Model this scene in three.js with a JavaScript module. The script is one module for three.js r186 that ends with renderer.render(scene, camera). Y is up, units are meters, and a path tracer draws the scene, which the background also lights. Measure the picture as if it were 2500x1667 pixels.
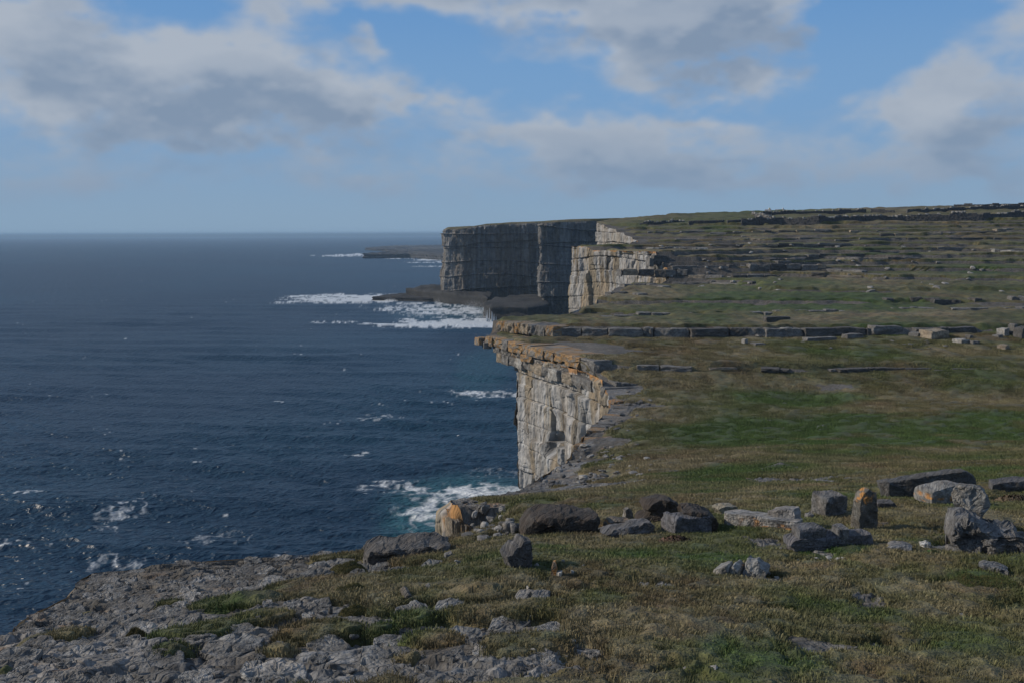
import * as THREE from 'three';
import { mergeGeometries, toCreasedNormals, mergeVertices } from 'three/addons/utils/BufferGeometryUtils.js';

// ---------------------------------------------------------------- camera
const scene = new THREE.Scene();
const EYE = 85, F = 2443, PITCH = 6.2, ROLL = -0.2;
const camera = new THREE.PerspectiveCamera(2 * Math.atan(833.5 / F) * 180 / Math.PI, 1024 / 682, 0.5, 60000);
camera.position.set(0, EYE, 0);
camera.rotation.order = 'YXZ';
camera.rotation.set(-PITCH * Math.PI / 180, 0, ROLL * Math.PI / 180);
camera.updateMatrixWorld(true);

const renderer = new THREE.WebGLRenderer({ antialias: true });
renderer.setSize(1024, 682);
renderer.toneMapping = THREE.LinearToneMapping;
renderer.toneMappingExposure = 0.7;
renderer.shadowMap.enabled = true;

// ---------------------------------------------------------------- sun
const SUN_EL = 27 * Math.PI / 180, SUN_AZ = 6 * Math.PI / 180;   // from the left, a little ahead of the camera
const sunDir = new THREE.Vector3(-Math.cos(SUN_EL) * Math.cos(SUN_AZ), Math.sin(SUN_EL), -Math.cos(SUN_EL) * Math.sin(SUN_AZ));
const sun = new THREE.DirectionalLight(0xfff0dc, 5.0);
sun.position.copy(sunDir).multiplyScalar(400).add(new THREE.Vector3(0, 70, -150));
sun.target.position.set(0, 70, -150);
sun.castShadow = true;
sun.shadow.radius = 1.6;
sun.shadow.mapSize.set(4096, 4096);
Object.assign(sun.shadow.camera, { left: -300, right: 300, top: 300, bottom: -300, near: 10, far: 1500 });
scene.add(sun, sun.target);

// ---------------------------------------------------------------- noise
const fract = (x) => x - Math.floor(x);
const clamp = (x, a = 0, b = 1) => Math.min(b, Math.max(a, x));
const lerp = (a, b, t) => a + (b - a) * t;
const ss = (a, b, x) => { const t = clamp((x - a) / (b - a)); return t * t * (3 - 2 * t); };
function hash(x, y, z) {
  let h = (Math.imul(x | 0, 374761393) + Math.imul(y | 0, 668265263) + Math.imul(z | 0, 1274126177)) | 0;
  h = Math.imul(h ^ (h >>> 13), 1274126177); h ^= h >>> 16;
  return (h >>> 0) / 4294967296;
}
function n2(x, y, s = 0) {                       // value noise, -1..1
  const ix = Math.floor(x), iy = Math.floor(y), fx = x - ix, fy = y - iy;
  const u = fx * fx * fx * (fx * (fx * 6 - 15) + 10), v = fy * fy * fy * (fy * (fy * 6 - 15) + 10);
  const a = hash(ix, iy, s), b = hash(ix + 1, iy, s), c = hash(ix, iy + 1, s), d = hash(ix + 1, iy + 1, s);
  return 2 * (a + (b - a) * u + (c - a) * v + (a - b - c + d) * u * v) - 1;
}
function n3(x, y, z, s = 0) {
  const ix = Math.floor(x), iy = Math.floor(y), iz = Math.floor(z), fx = x - ix, fy = y - iy, fz = z - iz;
  const u = fx * fx * (3 - 2 * fx), v = fy * fy * (3 - 2 * fy), w = fz * fz * (3 - 2 * fz), q = s * 7919;
  const L = (k) => { const a = hash(ix, iy, k), b = hash(ix + 1, iy, k), c = hash(ix, iy + 1, k), d = hash(ix + 1, iy + 1, k); return a + (b - a) * u + (c - a) * v + (a - b - c + d) * u * v; };
  return 2 * lerp(L(iz + q), L(iz + 1 + q), w) - 1;
}
function fbm(x, y, o = 4, s = 0) { let a = 0, k = 0.5; for (let i = 0; i < o; i++) { a += k * n2(x, y, s + i); x = x * 2.03 + 17.1; y = y * 2.03 - 9.7; k *= 0.5; } return a; }
function fbm3(x, y, z, o = 3, s = 0) { let a = 0, k = 0.5; for (let i = 0; i < o; i++) { a += k * n3(x, y, z, s + i); x *= 2.07; y *= 2.07; z *= 2.07; k *= 0.5; } return a; }
const ridge = (x, y, o = 3, s = 0) => { let a = 0, k = 0.5; for (let i = 0; i < o; i++) { a += k * (1 - 2 * Math.abs(n2(x, y, s + i))); x = x * 2.1 + 5.3; y = y * 2.1 + 1.9; k *= 0.5; } return a; };
// the same pattern at the size that suits a distance, cross-faded between doublings, fixed to the ground
function scaled(D, ref, fn) { const k = Math.max(0, Math.log2(D / ref)), i = Math.floor(k), t = ss(0.25, 0.75, k - i), q = Math.pow(2, -i); return t <= 0 ? fn(q) : t >= 1 ? fn(q / 2) : lerp(fn(q), fn(q / 2), t); }
let rs = 12345;
const rnd = () => { rs = (rs + 0x6d2b79f5) | 0; let t = Math.imul(rs ^ (rs >>> 15), 1 | rs); t = (t + Math.imul(t ^ (t >>> 7), 61 | t)) ^ t; return ((t ^ (t >>> 14)) >>> 0) / 4294967296; };
const rr = (a, b) => a + (b - a) * rnd();

// ---------------------------------------------------------------- sky: air and clouds by direction (azimuth from straight ahead, elevation, degrees)
{
  const W = 4096, H = 2048, data = new Float32Array(W * H * 4);
  const lin = (c) => [c[0], c[1], c[2]].map((v) => Math.pow((v / 255 + 0.055) / 1.055, 2.4));
  const horizon = lin([138, 165, 190]), mid = lin([120, 160, 202]), zen = lin([99, 147, 200]), top = lin([56, 98, 160]);
  const lit = lin([176, 184, 195]), grey = lin([131, 148, 170]), low = lin([131, 153, 179]);
  // cloud banks: [azimuth, elevation, half width, half height, strength]
  const banks = [[-16.4, 9.3, 4.2, 2.0, 1.05], [-13, 8.2, 6, 1.8, 0.95], [-8, 7.2, 5, 1.2, 0.9], [-4, 6.9, 3.2, 0.7, 0.55], [-19.5, 8, 4, 2.4, 0.85], [-14, 6.3, 8, 1.2, 0.8], [-12, 12.3, 2.6, 1.5, 0.65], [-25, 10.5, 3.8, 3, 0.95], [-26, 7, 4, 2, 0.7], [-20, 5.2, 5, 1.0, 0.65], [-14, 4.7, 8, 0.9, 0.55], [-24, 2.8, 6, 1.4, 0.45],
    [6, 12.2, 11, 1.5, 1.15], [8.5, 10.4, 6, 1.6, 1.05], [12.5, 11.2, 5.5, 2.2, 1.05], [-3, 12.9, 5, 0.9, 0.85], [9.5, 8.4, 3.6, 1.3, 0.85], [13.6, 8.0, 2.2, 1.1, 0.8], [5.5, 4.9, 8, 1.7, 0.9], [1, 5.6, 3.2, 0.9, 0.55], [10, 5.9, 3, 0.7, 0.55], [8, 3, 14, 1.3, 0.65],
    [24, 7.4, 5, 1.8, 0.9], [21, 6.2, 3, 1.0, 0.75], [23, 5.0, 6, 1.0, 0.75], [27.5, 11, 2.5, 2.5, 0.75], [22, 3.3, 9, 1.3, 0.75], [-7.8, 10.3, 1.2, 0.9, 0.5], [-8, 3.2, 7, 0.9, 0.35], [5, 16, 14, 2, 1.0], [-20, 16, 8, 2, 0.8],
    [-18.8, 12.6, 2.2, 0.9, -0.6], [-8.2, 11.4, 2, 0.8, -0.35], [18.5, 10, 3.2, 3.0, -0.8], [0.5, 8.4, 4.2, 0.9, -0.6], [-4.5, 10.4, 2.5, 1.6, -0.5]];
  const tops = [[-17, 10.4, 3, 1.2, 0.75], [-11.5, 9.9, 2, 1, 0.5], [-24, 6.2, 2, 1.5, 0.5], [13.5, 8.3, 2, 0.8, 0.5], [-19.5, 9, 2, 1.2, 0.6], [22.5, 6.3, 2, 0.8, 0.45], [10.5, 6.2, 3, 0.7, 0.45], [2, 6.2, 2, 0.6, 0.4], [-26.5, 11, 2, 1.5, 0.5], [-9, 8.2, 2.5, 0.7, 0.45], [0, 11.8, 4, 0.9, 0.4], [5, 9.6, 3, 0.7, 0.35]];   // heads that catch the sun
  for (let i = 0; i < 150; i++) {                                          // the same weather all round and overhead
    const az = rr(-180, 180), el = 2 + 60 * Math.pow(rnd(), 1.6);
    if (Math.abs(az) < 36 && el < 17) continue;
    const w = rr(5, 15) * (0.6 + el / 50), h = w * rr(0.22, 0.4);
    if (Math.abs(az) < 30 + w && el - h * 1.5 < 14.5) continue;
    banks.push([az, el, w / Math.max(0.35, Math.cos(el * Math.PI / 180)), h, rr(0.5, 1.05)]);
  }
  const grid = Array.from({ length: 72 }, () => []);
  for (const b of banks) for (let k = 0; k < 72; k++) { let d = Math.abs(k * 5 - 177.5 - b[0]); d = Math.min(d, 360 - d); if (d < b[2] * 2 + 8) grid[k].push(b); }
  const density = (az, el, list) => {
    const s = 1 / Math.max(0.5, Math.cos(el * Math.PI / 180));
    const wx = fbm(az * 0.3, el * 0.6, 4, 40) * 2.2, wy = fbm(az * 0.3 + 30, el * 0.6, 4, 50) * 1.3;
    let f = 0;
    for (const b of list) { let dx = az + wx * s - b[0]; if (dx > 180) dx -= 360; if (dx < -180) dx += 360; dx /= b[2]; const dy = (el + wy - b[1]) / (b[3] * (el + wy > b[1] ? 1 : 0.85)); const q = dx * dx + dy * dy; if (q < 3) f += b[4] * Math.exp(-q * 1.5); }
    const n = fbm(az * 0.3, el * 0.62, 6, 60) * 0.75 + fbm(az * 1.1, el * 2.0, 5, 70) * 0.34;
    return f * (1 + n * 0.9) + n * 0.3 + 0.02 + 0.1 * fbm(az * 0.07 + 3, el * 0.2, 2, 66);
  };
  for (let r = 0; r < H; r++) {
    const el = ((r + 0.5) / H - 0.5) * 180;
    const e = Math.max(0, el);
    const air = [0, 1, 2].map((c) => { let v = lerp(horizon[c], mid[c], ss(0, 8, e)); v = lerp(v, zen[c], ss(7, 15, e)); return lerp(v, top[c], ss(15, 70, e)); });
    for (let q = 0; q < W; q++) {
      const o = (r * W + q) * 4;
      data[o + 3] = 1;
      if (el < -1) { data[o] = 0.05; data[o + 1] = 0.09; data[o + 2] = 0.14; continue; }
      const round = ((q + 0.5) / W - 0.5) * 360;                            // atan2(z, x)
      let az = round + 90; if (az > 180) az -= 360;                         // 0 is -z, right is positive
      if ((e > 32 ? q % 4 : e > 17 || Math.abs(az) > 40 ? q % 2 : 0) && q > 0) { data[o] = data[o - 4]; data[o + 1] = data[o - 3]; data[o + 2] = data[o - 2]; continue; }
      if (e > 32 && r % 2) { const w = W * 4; data[o] = data[o - w]; data[o + 1] = data[o - w + 1]; data[o + 2] = data[o - w + 2]; continue; }
      const list = grid[Math.min(71, Math.floor((az + 180) / 5))];
      const d = density(az, e, list);
      const dl = density(az - 2.2, e + 2.0, list);                          // towards the sun, which stands to the left and above
      const a = Math.pow(ss(-0.08, 0.8, d), 0.95) * 0.9 * ss(-0.5, 3, e);
      const thick = clamp((ss(0.0, 1.35, dl) * 0.72 + ss(0.2, 1.4, d) * 0.28) * (1 + 0.35 * fbm(az * 0.5, e * 1.1, 4, 90)));
      const near = ss(0, 7, e); let sunny = 0; for (const p of tops) { const x = (az + 0.8 * fbm(az * 0.5, e, 3, 44) - p[0]) / p[2], y = (e + 0.5 * fbm(az * 0.5, e, 3, 45) - p[1]) / p[3], q = x * x + y * y; if (q < 4) sunny += p[4] * Math.exp(-q * 1.3); }
      for (let c = 0; c < 3; c++) {
        const cl = lerp(low[c], lerp(lit[c], grey[c], clamp(thick - sunny * 0.75 + 0.05)), near);
        data[o + c] = lerp(air[c], cl, a) * 1.4;
      }
    }
  }
  const t = new THREE.DataTexture(data, W, H, THREE.RGBAFormat, THREE.FloatType);
  t.mapping = THREE.EquirectangularReflectionMapping; t.magFilter = THREE.LinearFilter; t.needsUpdate = true;
  scene.background = t; scene.environment = t;
}
scene.fog = new THREE.FogExp2(new THREE.Color().setRGB(0.5, 0.74, 1.0), 0.000055);

// ---------------------------------------------------------------- pixels of the photograph to places
const V = (x, y, z) => new THREE.Vector3(x, y, z);
function ray(px, py) { return V((px - 1250) / F, -(py - 833.5) / F, -1).applyQuaternion(camera.quaternion); }
function at(px, py, D) { const r = ray(px, py); return V(0, EYE, 0).addScaledVector(r, D / -r.z); }
function onSea(px, py) { const r = ray(px, py); return V(0, EYE, 0).addScaledVector(r, EYE / -r.y); }
const pth = PITCH * Math.PI / 180;
const dropOf = (y, D) => D * Math.tan(pth + Math.atan((y - 833.5) / F));

// ---------------------------------------------------------------- the lie of the land: drop below the eye by distance ahead (rows) and sideways (columns)
const COLS = [-0.51, -0.33, -0.143, 0, 0.143, 0.307, 0.512];
const ROWS = [
  [9, 5.6, 5.5, 5.4, 5.3, 5.25, 5.2, 5.15], [13, 6.5, 6.4, 6.25, 6.15, 6.08, 6.05, 6.1], [20, 8.0, 7.7, 7.3, 6.96, 6.9, 6.95, 6.9], [24, 8.7, 8.4, 8.1, 7.8, 7.75, 7.75, 7.7],
  [29, 9.6, 9.2, 9.4, 8.75, 8.55, 8.43, 8.25], [36, 11, 11, 10.9, 10.1, 9.9, 9.7, 9.5], [46, 12.9, 12.9, 12.6, 12.5, 12.0, 11.6, 11.3], [60, 16, 16, 16, 15.9, 14.6, 14.2, 13.85],
  [80, 19, 19, 19, 18.9, 17.3, 17.1, 16.8], [100, 19.3, 19.3, 19.3, 19.3, 18.6, 18.7, 18.3], [112, 19.3, 19.3, 19.3, 19.3, 19.0, 19.2, 18.4], [118, 18.9, 18.9, 18.9, 18.9, 18.7, 18.8, 18.0],
  [125.4, 17.5, 17.5, 17.5, 17.5, 17.6, 17.7, 17.1], [126.6, 16.3, 16.3, 16.3, 16.3, 16.5, 16.8, 16.9], [145, 16.3, 16.3, 16.3, 16.3, 16.3, 16.3, 16.1],
  [152, 16.2, 16.2, 16.2, 16.2, 16.2, 16.1, 15.5], [153.2, 14.4, 14.4, 14.4, 14.4, 14.4, 14.4, 14.5], [172, 14.7, 14.7, 14.7, 14.7, 14.3, 14.2, 13.8], [200, 12.4, 12.4, 12.4, 12.4, 12.2, 12, 11.7],
  [226, 705, 705, 705, 705, 702, 680, 672], [236, 690, 690, 690, 690, 690, 664, 656], [243, 612, 612, 612, 610, 616, 652, 648], [280, 602, 602, 602, 600, 602, 603, 600], [310, 590, 590, 590, 582, 573, 566, 560], [340, 565, 565, 565, 562, 554, 546, 538],
  [380, 545, 545, 545, 542, 536, 528, 519], [430, 538, 538, 538, 537, 527, 515, 504], [520, 545, 545, 545, 545, 531, 517, 506], [1000, 600, 600, 600, 600, 580, 560, 540],
].map((r) => [r[0], ...r.slice(1).map((v) => (v > 100 ? dropOf(v, r[0]) : v))]);
const wob = (x) => 2.4 * n2(x * 0.045, 3.3, 5) + 1.0 * n2(x * 0.16, 7.7, 6);
function baseH(x, D) {
  const t = clamp(x / D, -0.6, 0.7);
  let Dw = D;
  if (D > 100) {
    const bend = Math.max(0, 6.2 - x) * 1.15 * ss(135, 147, D) * (1 - ss(180, 200, D));
    Dw = D - bend - wob(x) * ss(100, 120, D) * (1 - ss(170, 195, D));
  }
  let i = 0; while (i < ROWS.length - 2 && ROWS[i + 1][0] < Dw) i++;
  const a = ROWS[i], b = ROWS[i + 1], k = clamp((Dw - a[0]) / (b[0] - a[0]));
  let c = 0; while (c < COLS.length - 2 && COLS[c + 1] < t) c++;
  const f = (t - COLS[c]) / (COLS[c + 1] - COLS[c]);
  const A = lerp(a[c + 1], a[c + 2], f), B = lerp(b[c + 1], b[c + 2], f);
  return EYE - lerp(A, B, k);
}
function H(x, z) {
  const D = -z;
  let h = baseH(x, D);
  const far = ss(40, 110, D);
  h += fbm(x * 0.12, z * 0.12, 3, 2) * lerp(0.25, 0.6, far) * (1 - 0.6 * ss(165, 190, D)) * (1 - ss(116, 122, D) * (1 - ss(158, 176, D)) * 0.85);
  h -= 1.5 * ss(0.5, -1.5, x) * ss(30, 35, D) * (1 - ss(42.5, 43.1, D));   // the hollow in front of the cove's corner
  if (D > 158) {                                                            // limestone steps that follow the contours
    const k = ss(160, 178, D) * (1 - ss(330, 380, D));
    const step = 1.25, w = h + 0.9 * fbm(x * 0.008, z * 0.016, 3, 8) + 0.07 * n2(x * 0.2, z * 0.1, 9);
    const q = w / step, fq = fract(q), e = ss(0.73, 0.83, fq);
    h += k * ((Math.floor(q) + e) * step - w) * (0.7 + 0.3 * n2(x * 0.012, z * 0.03, 11));
  }
  return h;
}
function g(px, py, d0 = 9, d1 = 430) {                                      // where the line of sight through a pixel meets the land
  const r = ray(px, py); let D = d0, prev = d0;
  for (; D < d1; D *= 1.004) { const s = D / -r.z; if (EYE + r.y * s <= H(r.x * s, -D)) break; prev = D; }
  let lo = prev, hi = D;
  for (let i = 0; i < 20; i++) { const m = (lo + hi) / 2, s = m / -r.z; if (EYE + r.y * s <= H(r.x * s, -m)) hi = m; else lo = m; }
  return V(r.x * hi / -r.z, H(r.x * hi / -r.z, -hi), -hi);
}
// the cliff edge: [pixel column, distance]
const EDGE = [[-330, 8.5], [-200, 15], [0, 18.6], [35, 20.3], [140, 22.4], [175, 24.8], [205, 25.7], [450, 26.6], [855, 27.8], [880, 30], [955, 31.6], [1085, 33], [1112, 36], [1150, 42.3], [1100, 43.4], [1096, 46.5], [1180, 52], [1250, 58],
  [1330, 67], [1400, 84], [1488, 105], [1488, 112], [1480, 119], [1452, 125.6]].map(([px, D]) => [(px - 1250) / F * D * 1.013, D])
  .concat([[-4.3, 157.5], [-3.6, 161], [-3, 166], [1, 172], [10.8, 177], [16, 190], [20, 204], [23, 222], [26, 233.5], [37.5, 236.5], [37.2, 239], [16.4, 275], [17.5, 279], [31, 284], [36.5, 290], [36.8, 294], [31, 370], [36, 380], [70, 430], [160, 1000]]);
function edgeX(D) {
  let i = 0; while (i < EDGE.length - 2 && EDGE[i + 1][1] < D) i++;
  const a = EDGE[i], b = EDGE[i + 1], k = clamp((D - a[1]) / (b[1] - a[1]));
  return lerp(a[0], b[0], k) + n2(D * 0.9, 1.5, 21) * 0.12 * Math.min(1.5, D / 40);
}

// ---------------------------------------------------------------- textures
function tile(size, fn, srgb = false) {
  const d = new Uint8Array(size * size * 4);
  for (let y = 0; y < size; y++) for (let x = 0; x < size; x++) { const c = fn(x / size, y / size, x, y); const o = (y * size + x) * 4; for (let k = 0; k < 3; k++) d[o + k] = clamp(c.length ? c[k] : c) * 255; d[o + 3] = 255; }
  const t = new THREE.DataTexture(d, size, size); t.wrapS = t.wrapT = THREE.RepeatWrapping; t.magFilter = THREE.LinearFilter; t.colorSpace = srgb ? THREE.SRGBColorSpace : THREE.NoColorSpace; t.needsUpdate = true;
  return t;
}
function tn(u, v, p, q, s) {                                                  // tiling value noise, p x q cells
  const x = u * p, y = v * q, ix = Math.floor(x), iy = Math.floor(y), fx = x - ix, fy = y - iy, a = fx * fx * (3 - 2 * fx), b = fy * fy * (3 - 2 * fy);
  const w = (i, j) => hash(((i % p) + p) % p, ((j % q) + q) % q, s);
  return lerp(lerp(w(ix, iy), w(ix + 1, iy), a), lerp(w(ix, iy + 1), w(ix + 1, iy + 1), a), b) * 2 - 1;
}
const tf = (u, v, p, o, s, q = p) => { let a = 0, k = 0.5; for (let i = 0; i < o; i++) { a += k * tn(u, v, p, q, s + i); p *= 2; q *= 2; k *= 0.55; } return a; };
const grassF = (u, v) => { const w = tf(u, v, 8, 3, 5) * 0.02; return 0.42 * tf(u + w, v, 48, 3, 11, 90) + 0.35 * tf(u, v + w, 110, 2, 21, 60) + 0.5 * tf(u, v, 7, 4, 31); };
const T_grass = tile(1024, (u, v) => { const a = grassF(u, v), b = tf(u, v, 5, 4, 61), m = 0.6 + a * 0.62; return [m * (1 + 0.22 * b), m, m * (1 - 0.18 * b)]; });
const T_grassB = tile(1024, (u, v) => 0.5 + grassF(u, v) * 0.55);
const rockF = (u, v) => { const r = 1 - 2 * Math.abs(tf(u, v, 6, 4, 101)); const c = 1 - Math.abs(tf(u, v, 14, 3, 111)) * 3; const k = Math.max(0, 1 - Math.abs(tf(u, v, 4, 3, 115)) * 22, 1 - Math.abs(tf(u, v, 7, 2, 118)) * 26); return 0.4 * r + 0.4 * tf(u, v, 26, 4, 121) + 0.15 * c - 0.6 * k; };
const T_rock = tile(1024, (u, v) => { const a = tf(u, v, 10, 5, 131), b = tf(u, v, 60, 3, 141), c = tf(u, v, 4, 4, 151), m = 0.62 + a * 0.34 + b * 0.3; return [m * (1 + 0.07 * c), m, m * (1 - 0.08 * c)]; });
const T_rockB = tile(1024, (u, v) => 0.5 + rockF(u, v) * 0.5);
const T_cliff = tile(1024, (u, v) => { const s = tf(u, v, 40, 4, 161, 3), a = tf(u, v, 12, 5, 171), c = tf(u, v, 9, 3, 181, 2), m = 0.62 + s * 0.3 + a * 0.24; return [m * (1 + 0.1 * c), m, m * (1 - 0.12 * c)]; });
const T_cliffB = tile(1024, (u, v) => 0.5 + 0.35 * tf(u, v, 36, 4, 191, 5) + 0.3 * tf(u, v, 14, 5, 201) - 0.2 * Math.max(0, 1 - Math.abs(tf(u, v, 5, 3, 211)) * 14));
const T_seaB = tile(1024, (u, v) => { const w = tf(u, v, 5, 3, 221) * 0.04; return 0.5 + 0.34 * (1 - 2.4 * Math.abs(tf(u + w, v, 9, 3, 231, 17))) + 0.26 * tf(u, v + w, 20, 3, 241, 34); });
const MEAN = 0.72;

const mat = (o) => new THREE.MeshStandardMaterial({ roughness: 0.95, metalness: 0, vertexColors: true, ...o });
const M = {
  turf: mat({ map: T_grass, bumpMap: T_grassB, bumpScale: 0.09, roughness: 1 }),
  pave: mat({ map: T_rock, bumpMap: T_rockB, bumpScale: 0.16 }),
  rock: mat({ map: T_rock, bumpMap: T_rockB, bumpScale: 0.05 }),
  cliff: mat({ map: T_cliff, bumpMap: T_cliffB, bumpScale: 0.35 }),
  farCliff: mat({ map: T_cliff, bumpMap: T_cliffB, bumpScale: 2.5 }),
  shelf: mat({ map: T_rock, bumpMap: T_rockB, bumpScale: 1.2 }),
  sea: new THREE.MeshPhysicalMaterial({ vertexColors: true, roughness: 0.4, metalness: 0, ior: 1.33, specularIntensity: 0.8, bumpMap: T_seaB, bumpScale: 1.1 }),
  blade: mat({ roughness: 0.9, vertexColors: false }),
};
const C = { limestone: [0.135, 0.133, 0.129], pale: [0.25, 0.247, 0.24], darkRock: [0.062, 0.06, 0.056], tan: [0.26, 0.21, 0.14], orange: [0.42, 0.2, 0.05], lichen: [0.3, 0.31, 0.26], brown: [0.1, 0.07, 0.05],
  dry: [0.16, 0.138, 0.08], olive: [0.082, 0.078, 0.032], green: [0.034, 0.073, 0.014], rust: [0.115, 0.083, 0.047], heath: [0.07, 0.055, 0.045] };
const mix = (a, b, t) => [lerp(a[0], b[0], t), lerp(a[1], b[1], t), lerp(a[2], b[2], t)];

// ---------------------------------------------------------------- naming
const taken = {};
function numbered(n) { const k = taken[n] = (taken[n] ?? -1) + 1; return k ? n + '_' + String(k).padStart(3, '0') : n; }
function shade(o) { o.traverse((m) => { if (m.isMesh) { m.castShadow = true; m.receiveShadow = true; } }); return o; }
function thing(o, name, label, category, group) { o.name = numbered(name); o.userData = { label, category }; if (group) o.userData.group = group; scene.add(shade(o)); return o; }
function struct(o, name, label) { o.name = numbered(name); o.userData = { kind: 'structure', label }; scene.add(shade(o)); return o; }
function stuff(o, name, label, category) { o.name = numbered(name); o.userData = { kind: 'stuff', label, category }; scene.add(shade(o)); return o; }
function part(parent, geo, m, name) { const p = new THREE.Mesh(geo, m); p.name = name; parent.add(p); return p; }
function sheet(nr, nc, fn) {                                                  // fn(i, j) -> [x, y, z, r, g, b, u, v]
  const pos = new Float32Array(nr * nc * 3), col = new Float32Array(nr * nc * 3), uv = new Float32Array(nr * nc * 2), idx = new Uint32Array((nr - 1) * (nc - 1) * 6);
  for (let i = 0, k = 0; i < nr; i++) for (let j = 0; j < nc; j++, k++) { const a = fn(i, j); pos.set(a.slice(0, 3), k * 3); col.set(a.slice(3, 6), k * 3); uv.set(a.slice(6, 8), k * 2); }
  for (let i = 0, k = 0; i < nr - 1; i++) for (let j = 0; j < nc - 1; j++) { const a = i * nc + j, b = a + 1, c = a + nc, d = c + 1; idx[k++] = a; idx[k++] = b; idx[k++] = d; idx[k++] = a; idx[k++] = d; idx[k++] = c; }
  const ge = new THREE.BufferGeometry();
  ge.setAttribute('position', new THREE.BufferAttribute(pos, 3)); ge.setAttribute('color', new THREE.BufferAttribute(col, 3)); ge.setAttribute('uv', new THREE.BufferAttribute(uv, 2)); ge.setIndex(new THREE.BufferAttribute(idx, 1));
  ge.computeVertexNormals();
  return ge;
}

// ---------------------------------------------------------------- where turf covers the rock, and its colours
// patches: [px, py, half width px, half height px, amount]; their places are looked up on the land once
const place = (list) => list.map(([px, py0, rx, ry, a, e]) => { let py = py0, c = g(px, py); while (py0 > 1080 && -c.z > 115) c = g(px, py += 4); const n = g(px, py + ry * 0.9), f = g(px, Math.max(py - ry * 0.9, 500)); const D = -c.z; return { x: c.x, z: c.z, rx: rx * D / F, rz: clamp((n.z - f.z) / 1.8, 0.15, Math.max(0.4, rx * D / F * 0.9)), a, e }; });
const bare = place([[300, 1450, 420, 75, -1.4], [600, 1420, 260, 45, -1.5], [120, 1560, 300, 90, -1.0], [500, 1580, 400, 100, -1.0], [250, 1660, 420, 70, -0.85], [750, 1640, 330, 50, -0.85], [820, 1540, 160, 40, -0.6], [720, 1396, 190, 14, -1.5], [500, 1400, 140, 10, -1.2], [880, 1392, 90, 10, -1.0], [980, 1650, 260, 28, -0.8], [1250, 1645, 130, 22, -0.9], [1230, 1535, 150, 22, -0.95], [880, 1595, 110, 40, -0.7],
  [1050, 1490, 80, 13, -1.05], [1150, 1487, 60, 9, -0.9], [1300, 1470, 70, 10, -1.0], [1430, 1452, 50, 7, -0.9], [1590, 1438, 60, 8, -0.9], [1690, 1455, 40, 6, -0.8], [1800, 1495, 130, 5, -0.85], [900, 1400, 120, 30, -0.8], [960, 1330, 130, 22, -1.2], [1180, 1203, 130, 18, -1.9], [1130, 1240, 70, 30, -1.5], [1270, 1215, 110, 18, -1.3], [1160, 1290, 110, 36, -1.6], [1250, 1310, 70, 18, -1.1], [1300, 1180, 120, 16, -1.8], [1400, 1130, 100, 30, -1.7], [1460, 1090, 70, 26, -1.5],
  [1520, 1150, 90, 26, -0.75], [1440, 1190, 130, 20, -0.6], [1510, 1020, 40, 26, -1.2], [1560, 990, 50, 12, -1.0], [1540, 955, 60, 25, -1.1], [1400, 850, 120, 14, -1.1], [1560, 862, 160, 8, -0.7], [1300, 790, 100, 8, -0.6], [1950, 745, 180, 10, -0.55], [2300, 742, 200, 12, -0.6],
  [1860, 1420, 60, 10, -0.8], [2400, 1340, 110, 16, -0.8], [2000, 1378, 80, 8, -0.5], [1050, 1380, 60, 8, -0.4], [2300, 1432, 60, 8, -0.75]]);
const tufts = place([[200, 1500, 60, 9, 1.0], [420, 1600, 70, 12, 1.1], [560, 1640, 60, 10, 1.1], [900, 1550, 60, 12, 1.0], [60, 1640, 60, 14, 1.0], [300, 1440, 70, 7, 0.9], [700, 1440, 40, 6, 0.9], [520, 1440, 50, 6, 0.8], [960, 1620, 60, 14, 1.0], [180, 1555, 50, 8, 0.9], [760, 1552, 95, 34, 1.5], [480, 1552, 90, 18, 1.2], [620, 1477, 55, 10, 1.5], [440, 1476, 40, 9, 1.2], [590, 1392, 60, 9, 1.0], [350, 1402, 40, 6, 0.8], [620, 1520, 90, 12, 1.2], [650, 1605, 60, 14, 1.2], [260, 1625, 60, 30, 1.1], [130, 1575, 80, 9, 1.0], [1010, 1590, 110, 60, 0.9], [720, 1598, 70, 10, 1.1], [930, 1372, 90, 8, 0.7], [1190, 1455, 90, 6, 0.6]]);
const greens = place([[2200, 1065, 360, 42, 1.0], [1930, 1075, 200, 26, 0.8], [2420, 1040, 260, 60, 0.8], [1980, 985, 120, 18, 0.75], [2000, 735, 260, 20, 0.85], [2350, 690, 250, 34, 0.35], [2380, 1430, 90, 26, 0.5], [1760, 1380, 80, 20, 0.7], [1500, 1370, 130, 22, 0.35], [2040, 1352, 70, 10, 0.8], [2450, 1160, 200, 40, 0.5], [1750, 1180, 90, 12, 0.5], [2300, 1330, 110, 25, 0.45], [1340, 1350, 60, 12, 0.5], [2250, 800, 250, 10, 0.35], [2100, 1620, 400, 40, 0.25], [1800, 1150, 200, 12, 0.4]]);
const dries = place([[1650, 1010, 200, 60, 0.6], [1800, 960, 260, 26, 0.5], [1550, 1200, 250, 40, 0.5], [2150, 1450, 300, 34, 0.6], [1650, 1590, 260, 50, 0.5], [2150, 650, 360, 14, 0.5], [1700, 720, 200, 30, 0.6], [2050, 765, 250, 14, 0.55], [1600, 1130, 160, 20, 0.55], [1250, 1450, 200, 20, 0.5], [2000, 1330, 140, 14, 0.4]]);
const fall = (list, x, z, warp) => { let s = 0; for (const p of list) { const dx = (x + warp * p.rx * 0.35 - p.x) / p.rx, dz = (z + warp * p.rz * 0.35 - p.z) / p.rz, q = dx * dx + dz * dz; if (q < 2.2) s += p.a * (1 - ss(0.35, 2.2, q)); } return s; };
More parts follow.
